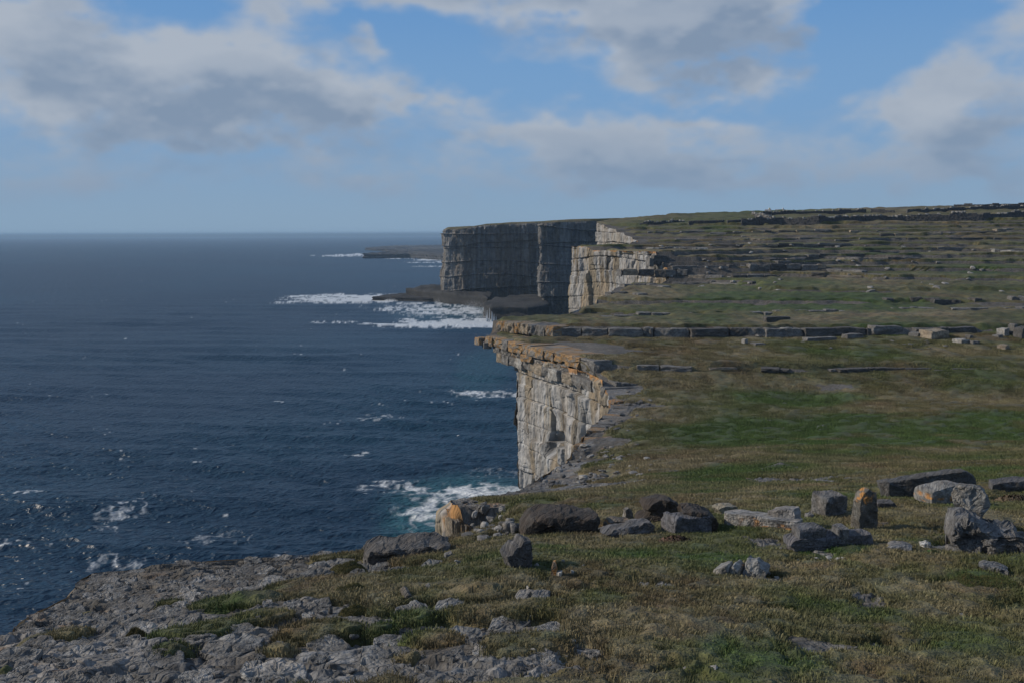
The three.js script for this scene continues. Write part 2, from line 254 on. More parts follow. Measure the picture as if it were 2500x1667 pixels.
function turf(x, z) {                                                         // > 0: grass
  const D = -z;
  const fx = 1 - 0.6 * ss(120, 200, D);
  const nz = scaled(D, 14, (s) => fbm(x * 0.9 * s * fx, z * 0.75 * s, 5, 33));
  let m = 0.46 + nz * 1.1 + 0.35 * scaled(D, 14, (s) => fbm(x * 3.1 * s, z * 2.2 * s, 3, 36)) + fall(bare, x, z, nz * 1.5) + fall(tufts, x, z, nz * 0.8);
  const d = x - edgeX(D);
  const cove = ss(40, 46, D) * (1 - ss(98, 112, D)); m -= (0.9 + 0.5 * cove) * (1 - ss(0.1, 0.5 + D * 0.012 + 2.6 * cove, d + nz * 1.5 * cove)) * ss(28, 36, D);               // bare rim along the cliffs
  if (D < 29 && x < -3.5) m -= 1.3 * ss(-2.2, -0.7, D - 25.7 - (x + 11) * 0.32) * (1 - ss(-5, -3.5, x));
  if (D > 160 && D < 345) {                                                   // steps: rock where the land is steep
    const sl = Math.abs(H(x, z + 0.5) - H(x, z - 0.5));
    m += 0.55 - sl * 2.3 - 0.3 * ss(205, 235, D) * (1 - ss(300, 330, D)) * (0.5 + 0.5 * n2(x * 0.02, z * 0.03, 44)) - 0.35 * (1 - ss(4, 50, d));
  }
  if (D > 117 && D < 160) { const sl = Math.abs(H(x, z + 0.6) - H(x, z - 0.6)); m -= Math.max(0, sl - 0.45) * 1.8; }
  m += 0.3 * ss(50, 62, D) * ss(4, 14, d) * (1 - ss(145, 165, D));
  return m;
}
function turfColor(x, z) {
  const D = -z, f = (k, p, q, o, sd) => scaled(D, 16, (s) => fbm(x * p * s + k, z * q * s, o, sd));
  const a = f(0, 0.55, 0.45, 5, 71), b = f(0, 1.7, 1.3, 4, 77), c = f(9, 0.3, 0.3, 4, 83);
  const warp = a * 1.4;
  const gr = clamp(fall(greens, x, z, warp) * 1.5 + 0.12 + a * 1.1 - c * 0.4), dr = clamp(fall(dries, x, z, warp) * 0.8 + 0.42 + b * 1.0 + c * 0.6 - a * 0.3);
  let col = mix(C.olive, C.dry, dr);
  col = mix(col, C.green, gr * 0.85);
  col = mix(col, C.rust, ss(0.12, 0.45, f(40, 0.8, 0.6, 4, 91)) * 0.6);
  const k = (1 + 0.55 * f(0, 5, 4, 3, 97));
  return col.map((v) => v * k);
}
function paveColor(x, z) {
  const D = -z, f = (p, q, o, sd) => scaled(D, 20, (s) => fbm(x * p * s, z * q * s, o, sd));
  const a = f(1.1, 0.8, 5, 113), b = f(4, 3, 4, 117);
  let col = mix(C.limestone, C.darkRock, ss(-0.1, 0.4, a + b * 0.5));
  col = mix(col, C.pale, ss(0.05, 0.5, b - a * 0.8) * 0.75 * ss(240, 60, D));
  col = mix(col, C.tan, ss(0.1, 0.45, f(0.7, 0.9, 4, 127)) * (D > 160 ? 0.5 : 0.22));
  if (D > 26 || x < -6) col = mix(col, C.orange, ss(0.3, 0.5, f(2.3, 2.3, 4, 131)) * 0.3);
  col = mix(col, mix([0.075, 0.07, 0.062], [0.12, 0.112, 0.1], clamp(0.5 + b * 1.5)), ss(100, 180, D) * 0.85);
  const outer = D < 30 ? ss(18.5, 23.5, D - x * 0.12) * ss(4, -3, x) : 0;
  return mix(col, [0.1, 0.093, 0.08], outer * 0.7);
}
function paveRelief(x, z) {
  const D = -z;
  const r = scaled(D, 26, (s) => {
    const w = 0.2 * fbm(x * 0.4 * s + 5, z * 0.8 * s, 3, 143) + 0.05 * fbm(x * 1.8 * s, z * 2.6 * s, 3, 144), q = w / 0.065, fq = q - Math.floor(q), st = (Math.floor(q) + ss(0.72, 0.84, fq)) * 0.065;
    const crack = Math.max(1 - Math.abs(n2(x * 0.8 * s + 0.3 * n2(x * 3 * s, z * 3 * s, 4), z * 0.35 * s, 146)) * 14, 1 - Math.abs(n2(x * 0.3 * s, z * 1.3 * s + 0.3 * n2(x * 3 * s, z * 3 * s, 5), 148)) * 14, 0);
    const pitted = ss(-0.1, 0.25, fbm(x * 0.5 * s, z * 0.6 * s, 3, 145));
    return (st - 0.1 * crack + pitted * (0.075 * ridge(x * 4.4 * s, z * 5.6 * s, 4, 147) + 0.03 * n2(x * 10 * s, z * 10 * s, 149)) + 0.02 * n2(x * 5 * s, z * 5 * s, 150)) / Math.pow(s, 0.7);
  });
  return r * (D > 117 && D < 158 ? 0.3 : 1) * (D > 60 ? 0.8 : 1) * (1 - 0.75 * ss(120, 200, D));
}
const rowsD = [];
for (const [a, b, n] of [[8.6, 50, 460], [50, 117, 90], [117, 160, 120], [160, 345, 360], [345, 440, 60], [440, 1000, 20]]) for (let i = 0; i < n; i++) rowsD.push(a * Math.pow(b / a, i / n));
rowsD.push(1000);
{
  const NR = rowsD.length, NC = 400;
  const xs = (i, j) => { const D = rowsD[i], u = j / (NC - 1), e = edgeX(D); return lerp(e, 0.6 * D + 3, Math.pow(u, D > 60 ? 1.15 : 1)); };
  const mask = new Float32Array(NR * NC), hh = new Float32Array(NR * NC);
  for (let i = 0; i < NR; i++) for (let j = 0; j < NC; j++) { const x = xs(i, j), z = -rowsD[i]; hh[i * NC + j] = H(x, z); mask[i * NC + j] = turf(x, z); }
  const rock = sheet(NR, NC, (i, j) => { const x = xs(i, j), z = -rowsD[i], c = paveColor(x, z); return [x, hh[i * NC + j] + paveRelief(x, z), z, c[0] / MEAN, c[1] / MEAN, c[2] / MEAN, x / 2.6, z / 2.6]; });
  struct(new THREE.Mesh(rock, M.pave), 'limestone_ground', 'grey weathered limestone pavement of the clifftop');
  const grass = sheet(NR, NC, (i, j) => {
    const x = xs(i, j), z = -rowsD[i], D = rowsD[i], m = mask[i * NC + j], c = turfColor(x, z);
    const lump = scaled(D, 22, (s) => (0.06 * fbm(x * 2.2 * s, z * 1.8 * s, 3, 151) + 0.035 * n2(x * 6 * s, z * 5 * s, 153)) / Math.pow(s, 0.8));
    const y = hh[i * NC + j] + clamp(m * 0.45, -0.5, 0.14) * (D > 60 ? clamp(D / 60, 1, 2.4) : 1) + lump * clamp(m * 2 + 0.4) + (m > 1.0 && D < 30 ? Math.min(0.16, (m - 1.0) * 0.2) : 0);
    return [x, y, z, c[0] / MEAN, c[1] / MEAN, c[2] / MEAN, x / 3.1, z / 3.1];
  });
  struct(new THREE.Mesh(grass, M.turf), 'grass_ground', 'short olive and brown grass of the clifftop fields');
}

// ---------------------------------------------------------------- sea cliffs
function pathOf(d0, d1, step) {                                               // even steps along the cliff edge
  const pts = []; for (let D = d0; D < d1; D += Math.min(0.15, step * 0.5)) pts.push([edgeX(D), D]); pts.push([edgeX(d1), d1]);
  const out = [pts[0]]; let acc = 0;
  for (let i = 1; i < pts.length; i++) { acc += Math.hypot(pts[i][0] - pts[i - 1][0], pts[i][1] - pts[i - 1][1]); if (acc >= step) { out.push(pts[i]); acc = 0; } }
  out.push(pts[pts.length - 1]); return out;
}
// path: [x, D]; a wall under it from top(i) down to the foot, with beds, upright joints, hollows; opts tune it
function cliffWall(path, top, foot, ys, o) {
  const n = path.length, cum = [0];
  for (let i = 1; i < n; i++) cum.push(cum[i - 1] + Math.hypot(path[i][0] - path[i - 1][0], path[i][1] - path[i - 1][1]));
  const nrm = path.map((_, i) => { const k = o.smooth ?? 3, a = path[Math.max(0, i - k)], b = path[Math.min(n - 1, i + k)]; const dx = b[0] - a[0], dz = -(b[1] - a[1]), l = Math.hypot(dx, dz) || 1; return [dz / l, -dx / l]; });
  return sheet(ys, n, (i, j) => {
    const t = i / (ys - 1), T = top(j), vis = o.vis ?? 0.8, y = t < vis ? T - (T - o.mid) * (t / vis) : lerp(o.mid, foot, (t - vis) / (1 - vis)), s = cum[j] * (o.scale ?? 1), Y = y * (o.scale ?? 1) + (o.dip ?? 0) * s, below = (T - y) * (o.scale ?? 1);
    const bed = lerp(2.2, 5, ss(2, 9, below)) * 0 + (o.bed ?? 3.4), b = Y / bed + 0.35 * n2(s * 0.05, Y * 0.03, o.seed), ib = Math.floor(b), fb = b - ib;
    const jw = lerp(2.2, 6.5, hash(ib, 3, o.seed)), cs = s / jw + hash(ib, 5, o.seed) * 9 + 0.2 * n2(s * 0.5, Y * 0.5, 3), ic = Math.floor(cs), fc = cs - ic;
    let out = (hash(ib, ic, o.seed + 1) - 0.5) * 0.75 + (hash(ib, 8, o.seed + 2) - 0.5) * 0.5;
    const sheer = ss(3, 9, below) * (o.sheer ?? 1);                           // smooth tall face below the bedded rim
    out *= 1 - 0.64 * sheer;
    const big = Math.floor(s / 5.2 + 0.6 * n2(s * 0.13, Y * 0.05, 12)); out += (hash(big, Math.floor(Y / 13 + hash(big, 2, 4)), o.seed + 5) - 0.5) * 1.5 * (0.4 + 0.6 * sheer) * (o.bigK ?? 1);
    out -= (0.5 * (1 - ss(0, 0.06, Math.min(fb, 1 - fb))) + 0.38 * (1 - ss(0, 0.06, Math.min(fc, 1 - fc)))) * (1 - 0.72 * sheer * clamp(0.85 + 0.5 * n2(s * 0.11, Y * 0.11, 77)));
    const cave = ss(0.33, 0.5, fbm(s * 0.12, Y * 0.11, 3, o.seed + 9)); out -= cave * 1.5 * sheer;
    out += 0.55 * fbm(s * 0.5, Y * 0.22, 5, o.seed + 13) + 0.25 * fbm(s * 2.1, Y * 0.5, 4, o.seed + 17);
    out += (o.shape ? o.shape(cum[j] / cum[n - 1], below) : 0);
    out *= ss(0, 0.5, below) * 0.9 + 0.1; out /= (o.scale ?? 1);
    const st = fbm(s * 1.1, Y * 0.05, 4, o.seed + 21), st2 = fbm(s * 0.28, Y * 0.06, 4, o.seed + 25), bl = fbm(s * 0.6, Y * 0.6, 4, o.seed + 29);
    let c = mix(o.base ?? [0.34, 0.332, 0.315], [0.15, 0.147, 0.142], ss(-0.15, 0.45, bl) * 0.7);
    c = mix(c, C.tan, ss(-0.06, 0.2, st2 + st * 0.5) * (o.tan ?? 0.85));
    if (!o.scale) c = mix(c, [0.42, 0.415, 0.405], ss(0.12, 0.4, -st - st2 * 0.6) * 0.5); else c = mix(c, [0.27, 0.27, 0.26], ss(0.05, 0.35, -st) * 0.5);
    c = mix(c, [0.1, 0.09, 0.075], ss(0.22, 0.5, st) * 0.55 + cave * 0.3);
    if (o.orange) c = mix(c, C.orange, ss(0.0, 0.35, fbm(s * 0.7, Y * 0.5, 4, o.seed + 33) + 0.35 - below / o.orange) * 0.8);
    return [path[j][0] + nrm[j][0] * out, y, -path[j][1] + nrm[j][1] * out, c[0] / MEAN, c[1] / MEAN, c[2] / MEAN, s / 11, Y / 11];
  });
}
function wall(name, label, d0, d1, step, ys, o, parent) {
  const p = pathOf(d0, d1, step);
  const ge = cliffWall(p, (j) => H(p[j][0], -p[j][1]) + 0.02, -3, ys, { mid: o.mid ?? 40, ...o });
  if (parent) return part(parent, ge, M.cliff, 'rock_face');
  return struct(new THREE.Mesh(ge, M.cliff), name, label);
}
wall('sea_cliff', 'sheer sea cliff under the bare limestone shelf in the foreground', 8.6, 42.4, 0.16, 120, { mid: 66, seed: 5, orange: 0.3,  });
// blocks: one of a few rough boxes, stretched to size
function blockGeo(seed, lichen = 0, nx = 16, ny = 8, nz = 6, amp = 0.085) {
  const ge = new THREE.BoxGeometry(1, 1, 1, nx, ny, nz), p = ge.attributes.position, cl = [];
  for (let i = 0; i < p.count; i++) {
    const x = p.getX(i), y = p.getY(i), z = p.getZ(i), q = seed * 13.7;
    const cornered = Math.pow(Math.abs(2 * x), 8) + Math.pow(Math.abs(2 * y), 8) + Math.pow(Math.abs(2 * z), 8), k = 1 - 0.035 * ss(1, 2.4, cornered);
    p.setXYZ(i, x * k + amp * fbm3(x * 2.5 + q, y * 2, z * 2.5, 3, 1), y * k + amp * 1.3 * fbm3(x * 3, y * 2 + q, z * 2.5, 3, 2) - 0.06 * Math.max(0, n2(x * 3 + q, 1, 4)) * (y > 0 ? 1 : 0), z * k + amp * 1.2 * fbm3(x * 3, y * 2.2, z * 2 + q, 3, 3));
    const a = fbm3(x * 4 + q, y * 3, z * 4, 3, 5), v = 0.95 + 0.6 * a, l = lichen ? ss(0.0, 0.12, fbm3(x * 11 + q, y * 5, z * 6, 4, 6) + 0.5 * fbm3(x * 3 + q, y * 2, z * 2, 2, 9) + 0.06 + 0.1 * y) : 0; const k3 = mix([v, v, v], [1.5, 0.95, 0.42], l * lichen); cl.push(...k3);
  }
  ge.setAttribute('color', new THREE.Float32BufferAttribute(cl, 3));
  const uv = ge.attributes.uv; for (let i = 0; i < uv.count; i++) uv.setXY(i, p.getX(i) * 1.3 + p.getZ(i) * 1.1 + seed * 0.37, p.getY(i) * 0.8 + p.getZ(i) * 0.6 + seed * 0.71);
  ge.computeVertexNormals();
  return ge;
}
const BLOCKS = [1, 2, 3, 4, 5, 6, 7, 8].map((s) => blockGeo(s)), STAINED = [11, 12, 13, 14, 15].map((s) => blockGeo(s, 0.9));
const blockMats = {};
function blockMat(kind) {
  return blockMats[kind] ??= mat({ map: T_rock, bumpMap: T_rockB, bumpScale: 0.12, color: new THREE.Color().setRGB(...{ grey: [0.25, 0.245, 0.235], dark: [0.14, 0.137, 0.132], pale: [0.5, 0.49, 0.46], orange: [0.3, 0.28, 0.25], rust: [0.34, 0.27, 0.2], tan: [0.4, 0.34, 0.26] }[kind]) });
}
let bi = 0;
function block(parent, x, y, z, w, h, d, turn, kind) {                        // x, y, z: middle of the block
  const set = kind === 'orange' || kind === 'rust' ? STAINED : BLOCKS, m = part(parent, set[bi++ % set.length], blockMat(kind), 'block');
  m.position.set(x, y, z); m.rotation.set(rr(-0.03, 0.03), turn + rr(-0.05, 0.05), rr(-0.022, 0.022)); m.scale.set(w, h, d); return m;
}
// a course of blocks along a line of [x, D] points; topOf / h give the bed, back is how deep each block reaches into the land (to the right of the direction of travel)
function course(parent, pts, topOf, h, lens, back, kinds, jut = 0.25, rough = 0) {   // rough: how broken and uneven the course is
  const cum = [0]; for (let i = 1; i < pts.length; i++) cum.push(cum[i - 1] + Math.hypot(pts[i][0] - pts[i - 1][0], pts[i][1] - pts[i - 1][1]));
  const P = (s) => { let i = 0; while (i < cum.length - 2 && cum[i + 1] < s) i++; const k = (s - cum[i]) / (cum[i + 1] - cum[i]); return [lerp(pts[i][0], pts[i + 1][0], k), lerp(pts[i][1], pts[i + 1][1], k)]; };
  let s = 0; const L = cum[cum.length - 1];
  while (s < L - 0.3) {
    const l = Math.min(rr(...lens), L - s), a = P(s), b = P(s + l), dx = b[0] - a[0], dD = b[1] - a[1], len = Math.hypot(dx, dD), nx = dD / len, nD = -dx / len;   // right of travel = into the land
    const j = rr(-jut, jut), dep = back * rr(0.9, 1.1), cx = (a[0] + b[0]) / 2 + nx * (dep / 2 - j), cD = (a[1] + b[1]) / 2 + nD * (dep / 2 - j), hh = (typeof h === 'function' ? h(cx, cD) : h) * rr(0.94 - rough * 0.5, 1.04);
    if (hh > 0.2 && rnd() > rough * 0.35) block(parent, cx, topOf(cx, cD) - hh / 2 - rough * rr(0, 0.35), -cD, len * rr(0.94, 1.0), hh, dep, Math.atan2(dD, dx), typeof kinds === 'function' ? kinds(s / L, rnd()) : kinds);
    s += l;
  }
}
{ // the orange-stained corner in the cove
  const gp = new THREE.Group();
  wall('', '', 42.4, 60, 0.14, 150, { mid: 64, seed: 11, orange: 3.0, base: C.tan, sheer: 0.3 }, gp);
  struct(gp, 'sea_cliff', 'small cliff corner stained orange by lichen above the cove');
}
wall('sea_cliff', 'cliff of the cove below the rubble slope', 60, 106, 0.4, 90, { mid: 40, seed: 17, orange: 2 });
{ // the headland with the pale face
  const gp = new THREE.Group();
  const face = [[11.6, 104], [11.9, 110], [11.5, 117], [10.6, 122], [9.6, 127], [6.5, 134.5], [3.2, 142.5], [0.6, 149], [-0.2, 151.5], [0.6, 154], [6, 158], [12, 162]];
  const pts = []; for (let i = 0; i < face.length - 1; i++) { const a = face[i], b = face[i + 1], n = Math.ceil(Math.hypot(b[0] - a[0], b[1] - a[1]) / 0.14); for (let k = 0; k < n; k++) pts.push([lerp(a[0], b[0], k / n), lerp(a[1], b[1], k / n)]); }
  const topAt = (D) => (D < 120 ? Math.min(H(edgeX(D) + 0.4, -D), 67.4) : 67.2 - (D - 126) * 0.01);
  part(gp, cliffWall(pts, (j) => topAt(pts[j][1]), -3, 300, { mid: 42, vis: 0.86, seed: 23, smooth: 10, dip: 0.02, orange: 1.0, tan: 0.8 }), M.cliff, 'rock_face');
  const t3 = [[11.3, 118.5], [9.9, 125.8], [0.2, 148.5], [-2.4, 154.5]], t2 = [[10.4, 125.6], [-4.3, 157.2]], t2b = [[10.6, 126.0], [-3.2, 156.0]], t1 = [[6.3, 152.2], [-2.6, 162.4]];
  course(gp, t1, () => 70.7, 1.75, [1.2, 2.6], 5, (s, r) => (r < 0.45 ? 'orange' : r < 0.75 ? 'tan' : 'grey'), 0.3);
  course(gp, t2, () => 68.85, 1.5, [2.0, 4.6], 5, (s, r) => (r < 0.5 ? 'orange' : r < 0.65 ? 'rust' : 'grey'), 0.3);
  course(gp, t2b, () => 67.4, 1.0, [1.8, 4.0], 5, (s, r) => (r < 0.35 ? 'orange' : 'grey'), 0.4);
  course(gp, t3, () => 66.5, 1.5, [1.4, 3.2], 4, (s, r) => (r < 0.25 ? 'tan' : r < 0.5 ? 'pale' : 'grey'), 0.45);
  block(gp, -4.9, 67.9, -158.2, 1.6, 1.2, 2.4, 0.4, 'orange'); block(gp, -4.0, 67.4, -157.2, 1.2, 1.0, 2.2, 0.2, 'grey');
  struct(gp, 'sea_cliff', 'pale sunlit headland cliff with overhanging orange lichen beds on top');
}
{
  const p = []; const back = [[0.7, 153.5], [3, 160], [5, 168], [10.8, 177.5], [16, 190], [20, 204], [23, 222], [26, 233.5]];
  for (let i = 0; i < back.length - 1; i++) { const a = back[i], b = back[i + 1], n = Math.ceil(Math.hypot(b[0] - a[0], b[1] - a[1]) / 0.5); for (let k = 0; k < n; k++) p.push([lerp(a[0], b[0], k / n), lerp(a[1], b[1], k / n)]); }
  struct(new THREE.Mesh(cliffWall(p, (j) => Math.min(H(p[j][0] + 0.5, -p[j][1]), p[j][1] < 175 ? 69.5 : 99), -3, 90, { mid: 40, seed: 31, smooth: 6 }), M.cliff), 'sea_cliff', 'back wall of the inlet behind the overhanging headland');
}
{
  const gp = new THREE.Group();
  wall('', '', 233.5, 280, 0.17, 240, { mid: 50, vis: 0.85, seed: 37, smooth: 10, sheer: 0.85, orange: 0.8 }, gp);
  struct(gp, 'sea_cliff', 'sunlit grey cliff of the second headland below stepped ledges');
}
wall('sea_cliff', 'stepped sunlit rock bays above the second headland', 280, 294, 0.3, 160, { mid: 66, seed: 41, smooth: 8, orange: 4 });
wall('sea_cliff', 'uppermost pale cliff cut with square joints under the skyline', 294, 440, 0.35, 160, { mid: 72, seed: 47, smooth: 8, sheer: 0.2, tan: 0.35 });

// ---------------------------------------------------------------- rock ledges across the fields
function ledge(label, pts, topOf, h, lens, back, kinds, jut, rough = 0.55) { const gp = new THREE.Group(); course(gp, pts, topOf, h, lens, back, kinds, jut ?? 0.3, rough); struct(gp, 'rock_ledge', label); }
const lineAt = (x0, x1, Df) => { const o = []; for (let i = 0; i <= 24; i++) { const x = lerp(x1, x0, i / 24); o.push([x, Df(x)]); } return o; };
const upTop = (back) => (x, D) => H(x, -(D + back * 0.2)) + 0.1;
ledge('long dark limestone ledge running right from the overhanging headland', lineAt(6.4, 92, (x) => 151.6 + wob(x)), (x, D) => baseH(x, D + 2.2) - 0.06, (x, D) => (2.1 - x * 0.008) * (1 + 0.25 * n2(x * 0.12, 3, 8)), [1.2, 6.5], 3.0, (s, r) => (r < 0.5 ? 'grey' : 'dark'), 0.55, 0.4);
ledge('lower dark limestone ledge crossing the field below the longer one', lineAt(10.4, 66, (x) => 124.9 + wob(x)), (x, D) => baseH(x, D + 2) - 0.06, (x) => lerp(1.75, 0.75, ss(14, 24, x)) - x * 0.004, [0.8, 5.2], 2.4, (s, r) => (r < 0.4 ? 'grey' : r < 0.85 ? 'dark' : 'tan'), 0.6, 0.8);
ledge('dark two-course ledge at the near corner of the headland', lineAt(11.3, 18.5, (x) => 119.5 + (x - 11.3) * 0.25), (x, D) => 67.1 - (x - 11) * 0.06, 0.85, [0.8, 1.9], 2.4, 'grey', 0.2);
ledge('broken lower course of blocks under the two-course ledge', lineAt(11.6, 17, (x) => 118.3 + (x - 11.3) * 0.3), (x, D) => 66.3 - (x - 11) * 0.05, 0.7, [0.5, 1.3], 2.4, 'grey', 0.2);
ledge('thin broken ledge at the top edge of the grass strip', lineAt(14, 60, (x) => 171 + 2 * n2(x * 0.06, 2, 9)), (x, D) => H(x, -(D + 1)) + 0.45, 0.95, [1.5, 4.5], 2, 'grey', 0.5);
ledge('thin broken ledge right of the grass strip', lineAt(66, 100, (x) => 175 + 2 * n2(x * 0.06, 2, 9)), (x, D) => H(x, -(D + 1)) + 0.45, 0.9, [1.0, 3.5], 2, 'grey', 0.6);
ledge('orange capped rim blocks above the small cove', [[5.2, 84.5], [8.0, 95], [11.3, 108]], (x, D) => H(x, -D) + 0.1, 0.7, [0.5, 1.6], 1.6, (s, r) => (r < 0.5 ? 'orange' : 'grey'), 0.3);
ledge('low orange step of rock beside the pale cliff face', lineAt(11.2, 15.5, (x) => 109 + (x - 11) * 0.3), (x, D) => H(x, -(D + 0.5)) + 0.35, 0.9, [0.7, 1.8], 1.6, (s, r) => (r < 0.45 ? 'rust' : 'grey'), 0.2);

function ledgePx(label, line, h, lens, kinds, back = 2) {                       // a line of rock steps through these places of the land, left to right
  const pts = line.map(([px, py]) => { const p = g(px, py); return [p.x, -p.z]; }).reverse(), fine = [];
  for (let i = 0; i < pts.length - 1; i++) for (let k = 0; k < 8; k++) fine.push([lerp(pts[i][0], pts[i + 1][0], k / 8), lerp(pts[i][1], pts[i + 1][1], k / 8) + n2(i * 3 + k * 0.7, 4, 3) * 0.6]); fine.push(pts[pts.length - 1]);
  ledge(label, fine, (x, D) => H(x, -(D - back * 0.3)) + h * 0.75, h * 1.5, lens, back, kinds, 0.25, lens[1] > 7 ? 0.3 : 0.5);
}
const gd = (s, r) => (r < 0.55 ? 'grey' : r < 0.85 ? 'dark' : 'tan');
ledgePx('ledge with a row of pale broken blocks right of the tan ledge', [[1592, 612], [1640, 611], [1730, 612]], 1.1, [1, 2.5], (s, r) => (r < 0.6 ? 'pale' : 'grey'));
ledgePx('dark banked ledge below the tan one on the stepped hill', [[1585, 642], [1640, 640], [1720, 645]], 1.6, [2.5, 5], gd);
ledgePx('long dark ledge at the foot of the steps beside the second headland', [[1518, 680], [1600, 677], [1700, 680], [1800, 682], [1900, 680]], 1.3, [2, 5], gd);
ledgePx('low dark ledge under the long one beside the second headland', [[1524, 702], [1570, 700], [1620, 706]], 1.1, [1.5, 4], gd);
ledgePx('layered dark step near the foot of the second headland', [[1492, 722], [1520, 720], [1560, 726]], 1.0, [1.5, 4], gd);
ledgePx('thin dark ledge high on the hill below the longest wall', [[1700, 572], [1800, 573], [1950, 571], [2100, 566]], 0.9, [2, 6], gd);
ledgePx('thin ledge on the right of the hill under the wall', [[2150, 580], [2300, 574], [2480, 562]], 0.9, [2, 6], gd);
ledgePx('broken ledge crossing the middle of the stepped hill', [[1880, 640], [1990, 636], [2100, 640], [2250, 636]], 1.2, [2, 5], gd);
ledgePx('dark broken ledge in the middle of the hill, lower of two', [[1780, 662], [1900, 660], [2030, 662], [2140, 672]], 1.2, [2, 5], gd);
[[[1650, 588], [1760, 586], [1880, 588], [2010, 583]], [[2040, 592], [2180, 590], [2330, 588], [2480, 584]], [[1700, 600], [1830, 602], [1960, 599], [2080, 600]], [[1760, 626], [1880, 627], [2010, 624], [2120, 626]], [[1900, 652], [2020, 650], [2160, 654]], [[1640, 662], [1720, 660], [1800, 664]], [[1980, 678], [2100, 676], [2200, 680]], [[1640, 694], [1740, 692], [1840, 696]], [[2120, 612], [2240, 610], [2360, 608]], [[1580, 572], [1700, 570], [1820, 566]]]
  .forEach((l, i) => ledgePx(['thin dark rock step on the upper hill, left half', 'thin dark rock step on the upper hill, right half', 'second thin rock step down on the left of the hill', 'grey rock step at the lower edge of the brown grass', 'short rock step in the middle of the rocky slope', 'rock step near the second headland, upper of two', 'rock step just above the green band', 'rock step near the second headland, lower of two', 'thin rock step across the brown grass at the right', 'thin rock step just below the left end of the walls'][i], l, 0.62, [3, 10], gd));
ledgePx('pale stony ledge at the right edge of the brown grass', [[2420, 616], [2460, 617], [2500, 620]], 0.9, [0.8, 2], (s, r) => (r < 0.6 ? 'pale' : 'grey'));
ledgePx('rock outcrop line above the brown grass at the right', [[2165, 738], [2230, 736], [2290, 740], [2400, 738]], 1.0, [1.5, 4], gd);
ledgePx('rocks at the right edge above the long ledge', [[2470, 738], [2520, 738]], 1.4, [1, 3], 'grey');
// ---------------------------------------------------------------- the far headland
{
  const gp = new THREE.Group();
  const pl = [[1096, 1330], [1086, 1262], [1092, 1236], [1135, 1228], [1180, 1231], [1215, 1228], [1262, 1232], [1300, 1230], [1326, 1228], [1322, 1042], [1352, 1040], [1390, 1043], [1440, 1046], [1560, 1060]].map(([px, D]) => [(px - 1250) / F * D * 1.005, D]);
  const tops = [556, 555, 556, 554, 546, 545, 543, 541, 540, 540, 539, 538, 536, 533], pts = [], th = [];
  for (let i = 0; i < pl.length - 1; i++) { const a = pl[i], b = pl[i + 1], n = Math.ceil(Math.hypot(b[0] - a[0], b[1] - a[1]) / 1.2), ya = EYE - dropOf(tops[i] , a[1]), yb = EYE - dropOf(tops[i + 1], b[1]); for (let k = 0; k < n; k++) { pts.push([lerp(a[0], b[0], k / n), lerp(a[1], b[1], k / n)]); th.push(lerp(ya, yb, k / n)); } }
  const ge = cliffWall(pts, (j) => th[j] - 2, -3, 200, { mid: 0, vis: 0.95, seed: 53, smooth: 6, scale: 0.26, base: [0.12, 0.119, 0.117], tan: 0.2, sheer: 0.35, bigK: 0.3, bed: 4.6,  // base set darker than the near cliffs: shade put into the rock colour
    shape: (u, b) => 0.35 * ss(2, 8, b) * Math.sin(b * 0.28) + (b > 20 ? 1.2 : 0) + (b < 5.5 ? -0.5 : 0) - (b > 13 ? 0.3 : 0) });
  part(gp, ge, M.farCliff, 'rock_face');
  const NB = 30, back = sheet(NB, pts.length, (i, j) => { const k = i / (NB - 1), D = pts[j][1] + Math.pow(k, 1.5) * 500, x = pts[j][0] + k * 140, y = th[j] + 9 * k * (1 - k) + 1.2 * fbm(x * 0.03, D * 0.03, 3, 3) - (i ? 0 : 3) - (i > 20 ? (i - 20) * 1.5 : 0), c = mix(C.olive, C.dry, 0.4 + fbm(x * 0.02, D * 0.02, 3, 5)); return [x, y, -D, c[0] / MEAN, c[1] / MEAN, c[2] / MEAN, x / 10, D / 10]; });
  part(gp, back, M.turf, 'grass_top');
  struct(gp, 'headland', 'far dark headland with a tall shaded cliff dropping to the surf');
}
// wave-cut shelves at its foot, skerries farther out
function shelf(name, label, outline, h, rough, color, m = M.shelf) {         // outline on the sea in pixels; one flat rough slab rising from the water
  const pts = outline.map(([px, py]) => onSea(px, py)), c = pts.reduce((a, b) => a.clone().add(b), V(0, 0, 0)).divideScalar(pts.length), n = 260, nr = 22;
  const P = (t) => { const k = t * pts.length, i = Math.floor(k) % pts.length, f = k - Math.floor(k); return pts[i].clone().lerp(pts[(i + 1) % pts.length], f); };
  const ge = sheet(nr, n + 1, (i, j) => { const p = P((j % n) / n), r = i < 10 ? 1 : 1 - (i - 9) / (nr - 10), q = i < 10 ? i / 9 : 1, wr = i < 12 ? 1 + (Math.floor(q * 4) % 2 ? 0.02 : 0) + 0.05 * fbm(p.x * 0.09 + q * 2, p.z * 0.09 + q * 3, 4, 6) : 1; const x = lerp(c.x, p.x, r * wr), z = lerp(c.z, p.z, r * wr); const hh = (typeof h === 'function' ? h(x, z, r) : h); const y = lerp(-4, hh, q) + (i > 8 ? hh * rough * fbm(x * 0.06, z * 0.06, 4, 7) : 0) - (i === 9 ? hh * 0.08 : 0); const k = 0.8 + 0.6 * fbm(x * 0.08, z * 0.08 + y * 0.1, 3, 8); return [x, y, z, color[0] * k, color[1] * k, color[2] * k, x / 9, (y * 1.5 + z) / 9]; });
  return struct(new THREE.Mesh(ge, m), name, label);
}
shelf('rock_shelf', 'low dark rock shelf awash left of the far headland', [[910, 733], [960, 726], [1000, 722], [1095, 722], [1110, 738], [1060, 737], [990, 735]], 5, 0.3, [0.07, 0.07, 0.07]);
